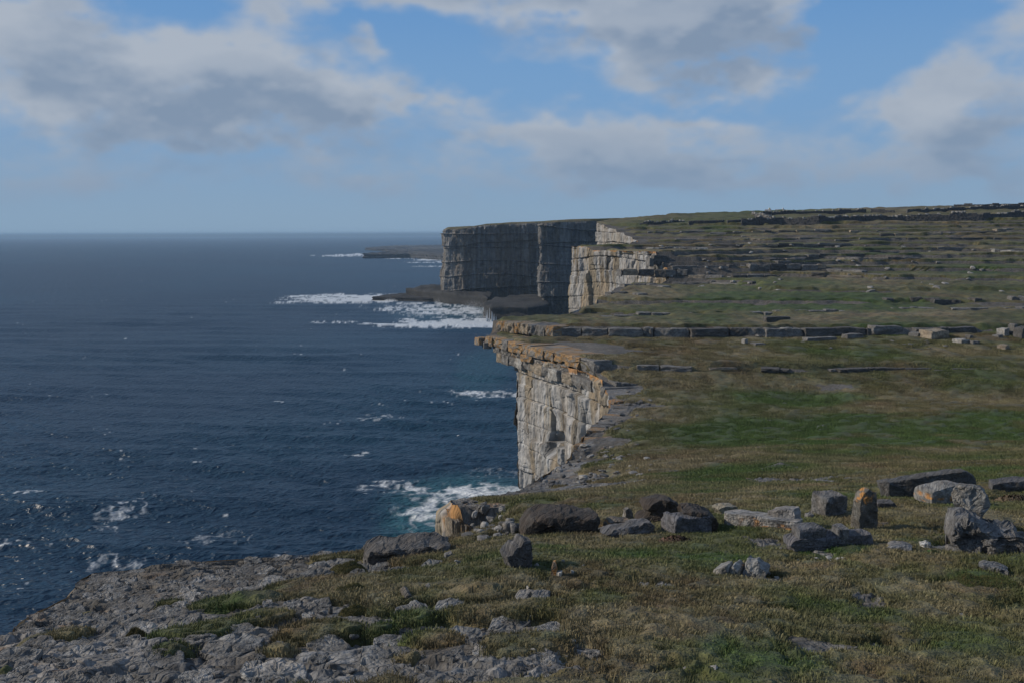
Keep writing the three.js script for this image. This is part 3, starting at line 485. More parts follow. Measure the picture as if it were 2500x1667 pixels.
shelf('rock_shelf', 'higher dark block of rock against the foot of the far headland', [[992, 730], [1040, 720], [1110, 718], [1200, 742], [1190, 752], [1110, 743], [1050, 736]], 13, 0.3, [0.08, 0.08, 0.077]);
shelf('rock_shelf', 'dark ledge with water pouring off it under the far cliff', [[1180, 773], [1205, 763], [1270, 752], [1335, 752], [1340, 776], [1290, 784], [1200, 782]], 15, 0.16, [0.075, 0.075, 0.072]);
shelf('skerry', 'long low dark skerry farthest out on the sea', [[892, 611], [960, 605], [1090, 603], [1090, 614], [980, 616]], 12, 0.5, [0.12, 0.12, 0.12]);
shelf('skerry', 'nearer dark skerry behind the headland corner', [[888, 631], [940, 626], [1000, 618], [1090, 618], [1090, 636], [1000, 630]], 16, 0.4, [0.1, 0.1, 0.1]);

// ---------------------------------------------------------------- sea
{
  const NR = 640, cols = []; for (let i = 0; i < 760; i++) cols.push(lerp(-160, 1330, i / 759)); for (let i = 1; i <= 24; i++) cols.push(1330 + i * 70);
  const a0 = Math.atan(EYE / 135), a1 = Math.atan(EYE / 24000);
  const Ds = []; for (let i = 0; i < NR; i++) Ds.push(EYE / Math.tan(lerp(a0, a1, Math.pow(i / (NR - 1), 0.92))));
  const foam = [[870, 729, 130, 9, 1.0], [960, 727, 60, 7, 0.7], [1060, 752, 120, 12, 0.55], [1120, 765, 90, 10, 0.45], [1090, 790, 150, 8, 1.05], [1180, 787, 70, 9, 0.9], [980, 793, 60, 3, 0.5], [1190, 1195, 80, 16, 0.58], [1100, 1225, 110, 40, 0.34], [1060, 1265, 70, 30, 0.3], [960, 1190, 80, 14, 0.35], [1200, 960, 70, 7, 0.75], [1110, 957, 50, 3, 0.4], [1200, 1150, 60, 12, 0.35],
    [340, 1262, 80, 22, 0.2], [520, 1310, 90, 18, 0.2], [270, 1375, 70, 12, 0.2], [930, 1020, 50, 10, 0.2], [690, 738, 50, 3, 0.45], [780, 787, 20, 3, 0.5], [840, 786, 25, 3, 0.6], [850, 624, 60, 2, 0.8], [915, 621, 50, 2, 0.7], [1050, 634, 40, 2.5, 0.8], [1000, 631, 60, 1.5, 0.6], [1060, 641, 50, 1.5, 0.7], [1060, 651, 45, 1.5, 0.5], [915, 607, 12, 1.5, 0.8], [1040, 611, 40, 1.2, 0.6]]
    .map(([px, py, rx, ry, a]) => { const c = onSea(px, py), n = onSea(px, py + ry), f = onSea(px, py - ry), l = onSea(px + rx, py); return { x: c.x, z: c.z, rx: l.x - c.x, rz: (n.z - f.z) / 2, a }; });
  const teal = [[1120, 1215, 170, 60, 0.8], [1010, 1280, 90, 30, 0.6], [1150, 760, 150, 20, 0.4], [1190, 900, 60, 60, 0.35]].map(([px, py, rx, ry, a]) => { const c = onSea(px, py), n = onSea(px, py + ry), f = onSea(px, py - ry), l = onSea(px + rx, py); return { x: c.x, z: c.z, rx: l.x - c.x, rz: (n.z - f.z) / 2, a }; });
  const waves = []; for (let i = 0; i < 26; i++) { const L = 3.2 * Math.pow(1.125, i), dir = 1.75 + rr(-0.55, 0.55) * (i > 20 ? 0.5 : 1); waves.push([Math.cos(dir) * 2 * Math.PI / L, Math.sin(dir) * 2 * Math.PI / L, L, 0.0145 * L * rr(0.55, 1.1) * (L > 14 ? 0.6 : L > 9 ? 1.0 : 1.4), rr(0, 6.28)]); }
  const ge = sheet(NR, cols.length, (i, j) => {
    const D = Ds[i], x0 = (cols[j] - 1250) / F * (D * Math.cos(pth) + EYE * Math.sin(pth)), z0 = -D, dD = i ? Ds[i] - Ds[i - 1] : 1;
    let y = 0, dx = 0, dz = 0, cr = 0;
    const gx = x0 + 6 * n2(x0 * 0.02, z0 * 0.02, 3), gz = z0 + 6 * n2(x0 * 0.02, z0 * 0.02, 4), gust = 0.75 + 0.5 * fbm(x0 * 0.006, z0 * 0.006, 3, 6);
    for (const [kx, kz, L, A, ph] of waves) { const f = ss(1.2, 3.2, L / Math.max(0.5, dD)); if (f <= 0) continue; const p = kx * gx + kz * gz + ph, s = Math.sin(p), c = Math.cos(p), a = A * f * gust; y += a * (s + 0.25 * Math.cos(2 * p)); dx += a * c * kx * L / 6.28 * 0.8; dz += a * c * kz * L / 6.28 * 0.8; cr += s * A; }
    const x = x0 + dx, z = z0 + dz;
    const big = fbm(x * 0.004, z * 0.004, 4, 61);
    let c = mix([0.0055, 0.027, 0.057], [0.0075, 0.037, 0.07], ss(-0.3, 0.4, big));
    const tl = clamp(fall(teal, x, z, big * 1.2)); c = mix(c, [0.03, 0.14, 0.16], tl * 0.5);
    const lx = x + 3 * n2(x * 0.09, z * 0.09, 8), lz = z + 3 * n2(x * 0.09, z * 0.09, 9);
    const lace = 1 - 3.2 * Math.abs(fbm(lx * 0.16, lz * 0.16, 4, 65)), clot = fbm(x * 0.05, z * 0.035, 5, 69);
    const fa = fall(foam, x, z, clot * 1.6);
    let w = fa > 0.02 ? ss(0.42, 1.1, fa * 1.1 + lace * 0.55 * (1.25 - fa * 0.5) + clot * 0.45 - 0.12) : 0;
    const capN = fbm(x * 0.05, z * 0.09, 4, 73), scale = ss(2200, 500, D);
    w = Math.max(w, ss(0.43, 0.55, capN * 0.7 + cr * 0.085 + 0.34 * n2(x * 0.5, z * 0.8, 79) - 0.19) * ss(0.0, 0.5, lace + 0.3) * 0.7 * (0.3 + 0.7 * scale));
    c = mix(c, [0.62, 0.66, 0.68], clamp(w));
    return [x, y, z, c[0], c[1], c[2], x / 37 + z / 160, z / 37];
  });
  struct(new THREE.Mesh(ge, M.sea), 'sea', 'deep blue choppy sea out to the horizon with foam near the rocks');
}
// ---------------------------------------------------------------- single stones
const rockMats = {};
function rockMat(k) { return rockMats[k] ??= mat({ map: T_rock, bumpMap: T_rockB, bumpScale: 0.09 }); }
// a stone whose front has the given outline (pixels); it stands on the land below its lowest point. yaw turns its left end (positive) or its front (negative) to the sun
function stoneGeo(outline, o, info) {
  const xsP = outline.map((p) => p[0]), ysP = outline.map((p) => p[1]), L = Math.min(...xsP), R = Math.max(...xsP), B = Math.max(...ysP), cx = (L + R) / 2;
  const base = info ?? g(cx, B), D = -base.z, r = ray(cx, B), S = (D / -r.z) / F * 1.0;                       // metres per pixel at that place
  const yaw = o.yaw ?? 0.35, depth = o.depth ?? (R - L) * S * 0.5, W = (R - L) * S, side = Math.min(W * 0.6, depth * Math.abs(Math.sin(yaw))), kx = (W - side) / W / Math.cos(yaw);
  const seed = o.seed ?? Math.round(cx + B), N = 88;
  const pts = outline.map(([x, y]) => [((x - cx) * S) * kx, (B - y) * S * 1.02]);
  const ring = []; let per = 0; const seg = pts.map((p, i) => { const q = pts[(i + 1) % pts.length]; const l = Math.hypot(q[0] - p[0], q[1] - p[1]); per += l; return l; });
  for (let i = 0, k = 0, acc = 0; i < N; i++) { const s = per * i / N; while (acc + seg[k] < s) acc += seg[k++]; const f = (s - acc) / seg[k], p = pts[k], q = pts[(k + 1) % pts.length]; ring.push([lerp(p[0], q[0], f), lerp(p[1], q[1], f)]); }
  const c = ring.reduce((a, b) => [a[0] + b[0] / N, a[1] + b[1] / N], [0, 0]), size = Math.min(W, (B - Math.min(...ysP)) * S), am = (o.rough ?? 0.07) * size;
  const prof = []; for (const k of [0.02, 0.2, 0.4, 0.58, 0.74, 0.88, 0.97]) prof.push([k, 0.5 + 0.04 * (1 - k * k)]); prof.push([1, 0.475], [1.005, 0.3], [1.005, 0.1], [1.0, -0.1], [0.99, -0.3], [0.97, -0.44], [0.88, -0.5], [0.6, -0.52], [0.3, -0.53], [0.02, -0.53]);
  const Hm = (B - Math.min(...ysP)) * S, ky = o.ky ?? Math.max(0.75, 1 - 0.2 * depth * Math.cos(yaw) / Hm), pit = o.pit ?? 0;
  const planes = []; for (let i = 0; i < 11; i++) { const a = hash(seed, i, 31) * 6.283, u = hash(seed, i, 32) * 1.5 - 0.55, n = V(Math.cos(a), u, Math.sin(a) * 0.9 + 0.25).normalize(); planes.push([n, (Math.abs(n.x) * W * kx * 0.5 + Math.abs(n.y) * Hm * ky * 0.5 + Math.abs(n.z) * depth * 0.5) * lerp(0.85, 0.98, hash(seed, i, 33))]); }
  const ge = sheet(prof.length, N + 1, (i, j) => {
    const [k, zz] = prof[i], p = ring[j % N]; let x = c[0] + (p[0] - c[0]) * k, y = (c[1] + (p[1] - c[1]) * k) * ky, z = zz * depth - y * (o.lean ?? 0);
    const f = 1.1 / size, q = seed * 1.37;
    const a1 = fbm3(x * f * 1.6 + q, y * f * 1.6, z * f * 1.6, 4, 1), a2 = fbm3(x * f * 1.6, y * f * 1.6 + q, z * f * 1.6, 4, 2), a3 = fbm3(x * f * 1.6, y * f * 1.6, z * f * 1.6 + q, 4, 3);
    const cut = Math.abs(n3(x * f * 2.2 + q, y * f * 2.2, z * f * 2.2, 4)) * -0.9 + 0.35;
    const hf = fbm3(x * f * 6 + q, y * f * 6, z * f * 6, 3, 12); x += am * (a1 * 1.6 + hf * 0.5); y += am * (a2 * 1.3 + hf * 0.5); z += am * (a3 * 2.0 + cut * 1.6 + hf * 0.6);
    for (const [n, d] of planes) { const over = n.x * (x - c[0]) + n.y * (y - c[1] * ky) + n.z * z - d; if (over > 0) { x -= n.x * over * 0.92; y -= n.y * over * 0.92; z -= n.z * over * 0.92; } }
    if (pit) { const h = Math.max(0, n3(x * 9 + q, y * 9, z * 9, 6)) + 0.6 * Math.max(0, n3(x * 19, y * 19 + q, z * 19, 7)); z -= pit * h * (zz > 0 ? 1 : -1); y -= pit * 0.6 * h * (y > c[1] ? 1 : 0); }
    if (y < 0.05) y -= 0.3;
    const bl = fbm3(x * 3 + q, y * 3, z * 3, 4, 8), b2 = fbm3(x * 8, y * 8 + q, z * 8, 3, 9), hgt = y / ((B - Math.min(...ysP)) * S);
    let col = mix(o.color ?? C.limestone, C.darkRock, ss(-0.05, 0.45, bl) * 0.6); col = mix(col, C.pale, ss(0.1, 0.4, b2 - bl * 0.3) * (o.fleck ?? 0.3));
    if (o.orange) col = mix(col, C.orange, ss(0.05, 0.16, fbm3(x * 7 + q, y * 8, z * 7, 4, 11) * 1.2 + 0.2 - Math.abs(hgt - o.orange[0]) / o.orange[1]) * 0.85);
    return [x, y, z, col[0] / MEAN, col[1] / MEAN, col[2] / MEAN, (x + z * 0.8 + seed * 0.13) / 1.3, (y + z * 0.5 + seed * 0.31) / 1.3];
  });
  const mg = toCreasedNormals(ge, o.crease ?? 0.4);
  return { geo: mg, at: V(base.x, base.y + 0.08 - (o.sink ?? 0), base.z - depth * 0.5 * Math.cos(yaw)), yaw: yaw + Math.atan2(-base.x, D) * 0.8 };
}
function stone(name, label, category, outline, o = {}) {
  const s = stoneGeo(outline, o), m = new THREE.Mesh(s.geo, rockMat(0.05)); m.position.copy(s.at); m.rotation.y = s.yaw; return thing(m, name, label, category, o.group);
}
function layered(name, label, category, outlines, o, under) {                 // a slab split along its beds: the beds are its parts
  const all = outlines.flat(), gp = new THREE.Group(), B = Math.max(...all.map((p) => p[1])), cx = (Math.min(...all.map((p) => p[0])) + Math.max(...all.map((p) => p[0]))) / 2, base = g(cx, B);
  outlines.forEach((ol, i) => {
    const b = Math.max(...ol.map((p) => p[1])), c2 = (Math.min(...ol.map((p) => p[0])) + Math.max(...ol.map((p) => p[0]))) / 2, S = -base.z / F;
    const s = stoneGeo(ol, { ...o[i] }, V(base.x + (c2 - cx) * S, 0, base.z)); const m = part(gp, s.geo, rockMat(0.05), 'stone_layer');
    m.position.set((c2 - cx) * S, (B - b) * S * 1.02, s.at.z - base.z); m.rotation.y = s.yaw;
  });
  gp.position.copy(base); gp.position.y += 0.08; return thing(gp, name, label, category);
}
const BR = [0.046, 0.036, 0.028], DK = [0.075, 0.075, 0.078], GR = [0.15, 0.15, 0.148], PL = [0.29, 0.285, 0.27];
stone('boulder', 'dark leaning pointed boulder standing alone on the grass left of the other rocks', 'boulder', [[1216, 1360], [1230, 1353], [1244, 1332], [1261, 1330], [1274, 1314], [1281, 1314], [1299, 1321], [1303, 1341], [1306, 1349], [1303, 1371], [1294, 1388], [1286, 1398], [1266, 1400], [1233, 1402], [1225, 1377]], { color: DK, depth: 0.62, yaw: 0.3, rough: 0.09 });
stone('stone', 'small pale wedge of stone at the foot of the dark leaning boulder', 'stone', [[1303, 1398], [1304, 1388], [1310, 1383], [1320, 1393], [1322, 1400]], { color: PL, yaw: -0.2 });
stone('upright_stone', 'small upright stone with an orange lower half beside the dark leaning boulder', 'stone', [[1345, 1412], [1346, 1395], [1351, 1378], [1356, 1378], [1361, 1395], [1363, 1413]], { color: [0.3, 0.22, 0.15], orange: [0.35, 2.2], yaw: -0.15, depth: 0.14, rough: 0.04 });
stone('upright_stone', 'tiny white upright stone right of the orange one', 'stone', [[1371, 1389], [1371, 1376], [1379, 1375], [1378, 1389]], { color: [0.45, 0.44, 0.42], yaw: 0.4, depth: 0.07 });
stone('stone', 'flat white stone lying in front of the orange upright stone', 'stone', [[1349, 1413], [1355, 1407], [1374, 1403], [1374, 1411], [1362, 1414]], { color: [0.5, 0.49, 0.46], yaw: -0.2, depth: 0.15 });
stone('stone', 'small white triangular stone right of the flat white stone', 'stone', [[1392, 1411], [1394, 1401], [1401, 1402], [1404, 1411]], { color: [0.46, 0.45, 0.42], yaw: 0.3, depth: 0.1 });
stone('stone', 'pale elongated stone tilted up in the grass right of the little stone group', 'stone', [[1411, 1397], [1425, 1387], [1429, 1389], [1420, 1397]], { color: PL, yaw: -0.2, depth: 0.08 });
stone('mound_rock', 'long low brown rock like a bank, left of the tall dark boulders', 'rock', [[1262, 1308], [1272, 1285], [1290, 1264], [1321, 1256], [1366, 1253], [1399, 1254], [1426, 1263], [1464, 1266], [1475, 1290], [1462, 1306], [1399, 1314], [1343, 1312], [1300, 1310]], { color: BR, fleck: 0.1, depth: 1.5, yaw: 0.12, rough: 0.12 });
stone('rock', 'low grey rough rock in front of the pale little upright, centre of the stone row', 'rock', [[1458, 1317], [1473, 1305], [1509, 1294], [1548, 1280], [1589, 1277], [1600, 1288], [1592, 1313], [1509, 1318]], { color: [0.125, 0.125, 0.13], depth: 0.7, yaw: 0.15, rough: 0.12 });
stone('rock', 'brown wedge of rock lying behind the low grey rough rock', 'rock', [[1472, 1298], [1482, 1276], [1498, 1271], [1548, 1279], [1552, 1298]], { color: [0.13, 0.11, 0.085], depth: 0.6, yaw: 0.3, orange: [0.4, 0.6] });
stone('upright_stone', 'pale grooved upright stone left of the tall dark boulder', 'stone', [[1520, 1278], [1522, 1247], [1533, 1243], [1542, 1250], [1549, 1279]], { color: PL, depth: 0.22, yaw: 0.45 });
stone('boulder', 'tallest dark brown boulder with a rounded top in the stone row', 'boulder', [[1546, 1284], [1556, 1264], [1573, 1258], [1572, 1244], [1562, 1234], [1570, 1222], [1598, 1214], [1636, 1211], [1650, 1219], [1663, 1231], [1670, 1243], [1674, 1286]], { color: BR, fleck: 0.1, depth: 1.0, yaw: 0.25, rough: 0.1 });
stone('boulder', 'dark brown sloping boulder right of and behind the squared white-ended block', 'boulder', [[1664, 1242], [1689, 1237], [1719, 1243], [1744, 1255], [1758, 1272], [1764, 1288], [1758, 1306], [1672, 1306]], { color: BR, fleck: 0.1, depth: 0.9, yaw: 0.15, rough: 0.1 });
stone('stone_block', 'squared dark block with a tall pale left end above the heather', 'stone block', [[1616, 1311], [1618, 1270], [1625, 1256], [1636, 1252], [1648, 1258], [1697, 1260], [1738, 1262], [1745, 1272], [1744, 1306], [1680, 1311]], { color: [0.12, 0.12, 0.13], depth: 0.75, yaw: 0.5, rough: 0.07 });
stone('stone', 'pale cream block half sunk in the grass behind the orange-streaked slab', 'stone', [[1740, 1243], [1748, 1238], [1761, 1234], [1802, 1238], [1806, 1264], [1754, 1266]], { color: [0.24, 0.22, 0.17], depth: 0.5, yaw: 0.5 });
layered('long_slab', 'long pale cracked slab streaked with orange lichen lying on the grass', 'slab', [
  [[1772, 1299], [1772, 1284], [1870, 1282], [1920, 1278], [1966, 1276], [1967, 1294], [1870, 1298]], [[1771, 1283], [1772, 1270], [1870, 1264], [1965, 1262], [1966, 1275], [1900, 1280]], [[1876, 1264], [1880, 1259], [1918, 1247], [1957, 1242], [1964, 1257], [1964, 1261]]],
  [{ color: [0.24, 0.235, 0.22], yaw: -0.42, depth: 0.55, rough: 0.1, orange: [0.6, 1.0], seed: 3 }, { color: [0.26, 0.255, 0.245], yaw: -0.42, depth: 0.55, rough: 0.1, orange: [0.1, 0.6], seed: 4 }, { color: [0.26, 0.255, 0.25], yaw: -0.42, depth: 0.5, rough: 0.1, seed: 5 }]);
stone('stone', 'small dark broken stone at the right end of the orange-streaked slab', 'stone', [[1966, 1274], [1969, 1260], [1988, 1258], [1993, 1272]], { color: GR, depth: 0.25, yaw: 0.4 });
stone('stone_block', 'square dark block with a pale furrowed left face, alone on the grass behind the slabs', 'stone block', [[1986, 1212], [1992, 1208], [2040, 1208], [2071, 1206], [2078, 1229], [2078, 1253], [2006, 1267], [1992, 1268], [1984, 1232]], { color: [0.13, 0.128, 0.125], depth: 0.8, yaw: 0.55, rough: 0.08 });
stone('standing_stone', 'tall narrow standing stone with a yellow lichen tip', 'standing stone', [[2086, 1302], [2088, 1229], [2096, 1207], [2115, 1193], [2128, 1202], [2139, 1203], [2139, 1229], [2144, 1249], [2146, 1290], [2140, 1303]], { color: [0.12, 0.115, 0.1], depth: 0.4, yaw: 0.45, rough: 0.07, orange: [0.85, 0.45] });
layered('long_slab', 'long dark slab cracked along its top lying in front of the standing stone', 'slab', [
  [[1914, 1333], [1920, 1318], [1945, 1312], [2006, 1309], [2078, 1305], [2136, 1304], [2143, 1320], [2142, 1343], [2006, 1350], [1938, 1348]], [[1936, 1311], [1941, 1295], [1965, 1291], [2006, 1290], [2024, 1298], [2020, 1305], [1970, 1309]], [[2030, 1303], [2040, 1297], [2078, 1296], [2084, 1302], [2080, 1304]]],
  [{ color: [0.115, 0.115, 0.125], yaw: 0.35, depth: 0.6, rough: 0.06, seed: 8 }, { color: [0.115, 0.115, 0.12], yaw: 0.35, depth: 0.5, rough: 0.06, seed: 9 }, { color: [0.13, 0.13, 0.13], yaw: 0.3, depth: 0.5, rough: 0.06, seed: 10 }]);
stone('stone', 'little white knobbly stone balanced on the dark slab beside the standing stone', 'stone', [[2127, 1300], [2128, 1288], [2134, 1283], [2139, 1290], [2139, 1300]], { color: PL, depth: 0.1, yaw: 0.3, rough: 0.15 });
stone('large_slab', 'largest dark slab set on edge at the back right, with a rounded right end', 'slab', [[2151, 1191], [2176, 1184], [2244, 1174], [2305, 1167], [2353, 1161], [2372, 1167], [2382, 1180], [2388, 1197], [2382, 1226], [2258, 1226], [2160, 1225]], { color: [0.085, 0.085, 0.085], depth: 0.6, yaw: 0.28, rough: 0.07, ky: 1.08 });
stone('stone', 'thin flat dark stone on the ground left of the largest slab', 'stone', [[2139, 1243], [2146, 1232], [2188, 1230], [2196, 1240], [2180, 1246]], { color: DK, depth: 0.5, yaw: 0.2 });
stone('stone_block', 'wedge-shaped block with a pale orange-tinged end and a flat sunlit top', 'stone block', [[2245, 1233], [2244, 1203], [2258, 1196], [2322, 1187], [2362, 1188], [2356, 1215], [2346, 1230], [2285, 1241]], { color: [0.24, 0.235, 0.22], depth: 0.85, yaw: 0.6, rough: 0.04, orange: [0.4, 0.4], ky: 0.9 });
stone('pitted_boulder', 'pitted grey top-heavy boulder perched on the rock pile at the right', 'boulder', [[2331, 1214], [2343, 1197], [2377, 1193], [2401, 1200], [2414, 1217], [2421, 1237], [2409, 1262], [2392, 1290], [2384, 1320], [2360, 1320], [2358, 1285], [2346, 1258], [2338, 1236]], { color: [0.2, 0.2, 0.19], depth: 0.55, yaw: -0.1, rough: 0.08, pit: 0.05, ky: 1 });
stone('rock_mass', 'broad grey broken rock under the perched pitted boulder', 'rock', [[2328, 1322], [2340, 1290], [2350, 1270], [2368, 1262], [2392, 1262], [2414, 1276], [2448, 1294], [2500, 1308], [2530, 1346], [2400, 1350], [2335, 1340]], { color: [0.14, 0.14, 0.14], depth: 0.9, yaw: 0.1, rough: 0.22, pit: 0.08, ky: 0.85 });
stone('stone', 'dark angular chunk on the right shoulder of the rock pile', 'stone', [[2444, 1302], [2455, 1286], [2469, 1276], [2482, 1284], [2493, 1300], [2488, 1306]], { color: DK, depth: 0.4, yaw: 0.3 });
stone('large_slab', 'dark slab with a pale split end cut by the right edge of the view', 'slab', [[2419, 1202], [2421, 1182], [2436, 1176], [2500, 1170], [2560, 1164], [2570, 1206]], { color: [0.095, 0.095, 0.1], depth: 0.7, yaw: 0.35 });
layered('flat_outcrop', 'pale flat grey outcrop with an orange spot near the middle of the grass', 'rock outcrop', [
  [[1742, 1417], [1748, 1399], [1782, 1385], [1792, 1383], [1796, 1398], [1800, 1416]], [[1786, 1417], [1788, 1398], [1797, 1384], [1803, 1383], [1825, 1396], [1828, 1416]], [[1820, 1420], [1825, 1396], [1832, 1376], [1863, 1368], [1877, 1389], [1892, 1404], [1870, 1420]]],
  [{ color: [0.26, 0.26, 0.25], yaw: -0.35, depth: 0.5, rough: 0.05, seed: 21 }, { color: [0.25, 0.25, 0.24], yaw: -0.35, depth: 0.5, rough: 0.06, orange: [0.4, 0.35], seed: 22 }, { color: [0.24, 0.24, 0.23], yaw: -0.2, depth: 0.5, rough: 0.14, pit: 0.05, seed: 23 }]);
stone('rock', 'dark rounded rock shoulder at the lip of the cove, below the orange corner', 'rock', [[872, 1366], [882, 1340], [905, 1322], [960, 1312], [1020, 1313], [1075, 1318], [1100, 1336], [1098, 1362], [980, 1370]], { color: [0.085, 0.08, 0.075], depth: 1.3, yaw: 0.1, rough: 0.16, ky: 0.4 });
stone('stone', 'grey jagged stone on the grass above the limestone shelf', 'stone', [[1080, 1372], [1085, 1360], [1096, 1358], [1104, 1353], [1103, 1366], [1094, 1373]], { color: GR, depth: 0.2, yaw: 0.3 });
stone('stone', 'pale stick-like sliver of stone lying in the grass', 'stone', [[1109, 1378], [1112, 1375], [1134, 1383], [1132, 1386]], { color: PL, depth: 0.06, yaw: 0, rough: 0.1 });
stone('stone', 'white pointed little stone standing in the grass above the middle outcrops', 'stone', [[1281, 1455], [1287, 1442], [1291, 1441], [1295, 1455]], { color: [0.42, 0.41, 0.38], depth: 0.12, yaw: 0.3 });
stone('stone', 'small curved stone leaning left of the white pointed stone', 'stone', [[1266, 1459], [1269, 1450], [1276, 1455], [1283, 1459]], { color: PL, depth: 0.1, yaw: 0.2 });
stone('stone', 'rounded grey stone at the left edge of the grass slope', 'stone', [[1030, 1454], [1036, 1446], [1048, 1443], [1060, 1448], [1063, 1455]], { color: GR, depth: 0.35, yaw: 0.2 });
stone('boulder', 'brown-grey boulder bedded in the bank beside the limestone shelf', 'boulder', [[972, 1478], [975, 1462], [990, 1457], [1003, 1463], [1005, 1478]], { color: [0.15, 0.135, 0.115], depth: 0.5, yaw: 0.2 });
stone('rock', 'pale broken outcrop with a square left end, left end of the outcrop line', 'rock outcrop', [[986, 1508], [990, 1490], [1003, 1478], [1020, 1475], [1042, 1488], [1058, 1496], [1054, 1508]], { color: [0.19, 0.188, 0.18], fleck: 0.7, ky: 0.55, sink: 0.1, depth: 0.7, yaw: 0.3, rough: 0.14, pit: 0.05 });
stone('rock', 'rough white-grey outcrop second from the left in the outcrop line', 'rock outcrop', [[1046, 1501], [1060, 1484], [1095, 1478], [1130, 1484], [1136, 1494], [1090, 1504]], { color: [0.19, 0.188, 0.18], fleck: 0.7, ky: 0.55, sink: 0.1, depth: 0.7, yaw: -0.1, rough: 0.16, pit: 0.05 });
stone('rock', 'low pale pitted outcrop in the middle of the outcrop line', 'rock outcrop', [[1235, 1484], [1262, 1468], [1310, 1460], [1346, 1464], [1350, 1474], [1290, 1485]], { color: [0.19, 0.188, 0.18], fleck: 0.7, ky: 0.55, sink: 0.1, depth: 0.8, yaw: -0.1, rough: 0.16, pit: 0.05 });
stone('rock', 'small light outcrop pointing up at the right of the outcrop line', 'rock outcrop', [[1370, 1468], [1384, 1453], [1400, 1456], [1432, 1445], [1436, 1452], [1400, 1467]], { color: [0.19, 0.188, 0.18], fleck: 0.7, ky: 0.55, sink: 0.1, depth: 0.5, yaw: -0.1, rough: 0.14 });
stone('rock', 'grey knobbly outcrop left of the pale flat outcrop', 'rock outcrop', [[1600, 1437], [1608, 1427], [1626, 1421], [1660, 1428], [1672, 1438], [1640, 1442]], { color: [0.19, 0.188, 0.18], fleck: 0.7, ky: 0.55, sink: 0.1, depth: 0.6, yaw: -0.1, rough: 0.15, pit: 0.05 });
stone('rock', 'low rough outcrop between the outcrop line and the pale flat outcrop', 'rock outcrop', [[1545, 1446], [1560, 1436], [1590, 1430], [1592, 1442], [1565, 1448]], { color: [0.19, 0.188, 0.18], fleck: 0.7, ky: 0.55, sink: 0.1, depth: 0.5, yaw: -0.1, rough: 0.15, pit: 0.04 });
stone('stone', 'round white stone alone in the short grass at the lower right', 'stone', [[2190, 1531], [2192, 1526], [2198, 1524], [2204, 1527], [2203, 1531]], { color: [0.55, 0.53, 0.48], depth: 0.07, yaw: 0, rough: 0.03 });
stone('stone', 'flat whitish stone flush with the grass near the bottom right', 'stone', [[2093, 1609], [2100, 1604], [2114, 1603], [2121, 1608], [2106, 1611]], { color: PL, depth: 0.14, yaw: 0, rough: 0.06 });
stone('stone', 'yellowish hollow lump of stone at the bottom right', 'stone', [[2237, 1626], [2240, 1616], [2246, 1614], [2254, 1619], [2257, 1627]], { color: [0.4, 0.31, 0.15], depth: 0.1, yaw: 0.1, rough: 0.12 });
stone('stone', 'largest of the pale stones at the bottom edge, left of the yellowish lump', 'stone', [[1730, 1663], [1736, 1652], [1752, 1647], [1758, 1655], [1752, 1664]], { color: [0.36, 0.33, 0.29], depth: 0.22, yaw: -0.1, rough: 0.08 });
stone('stone', 'pale stone just above the largest of the stones at the bottom edge', 'stone', [[1684, 1641], [1690, 1635], [1704, 1634], [1702, 1641]], { color: [0.36, 0.33, 0.29], depth: 0.15, yaw: -0.1 });
stone('stone', 'pale brownish stone left of the bottom-edge stones', 'stone', [[1648, 1642], [1653, 1637], [1664, 1638], [1662, 1643]], { color: [0.33, 0.3, 0.26], depth: 0.12, yaw: -0.1 });
stone('rock', 'white knobbly stone beside the green plant below the rock pile', 'stone', [[2246, 1344], [2252, 1337], [2268, 1331], [2280, 1337], [2292, 1340], [2280, 1345]], { color: [0.45, 0.44, 0.41], depth: 0.3, yaw: -0.1, rough: 0.15, pit: 0.03 });
stone('rock', 'low grey flat rocks half buried left of the white knobbly stone', 'rock', [[2170, 1352], [2186, 1342], [2220, 1340], [2238, 1346], [2220, 1354]], { color: [0.2, 0.2, 0.2], depth: 0.5, yaw: -0.1, rough: 0.12 });
stone('rock', 'grey slab edge showing through the grass above the green hummock at the right', 'rock', [[2402, 1396], [2414, 1388], [2450, 1392], [2478, 1402], [2470, 1408], [2430, 1402]], { color: GR, depth: 0.4, yaw: -0.1, rough: 0.12 });

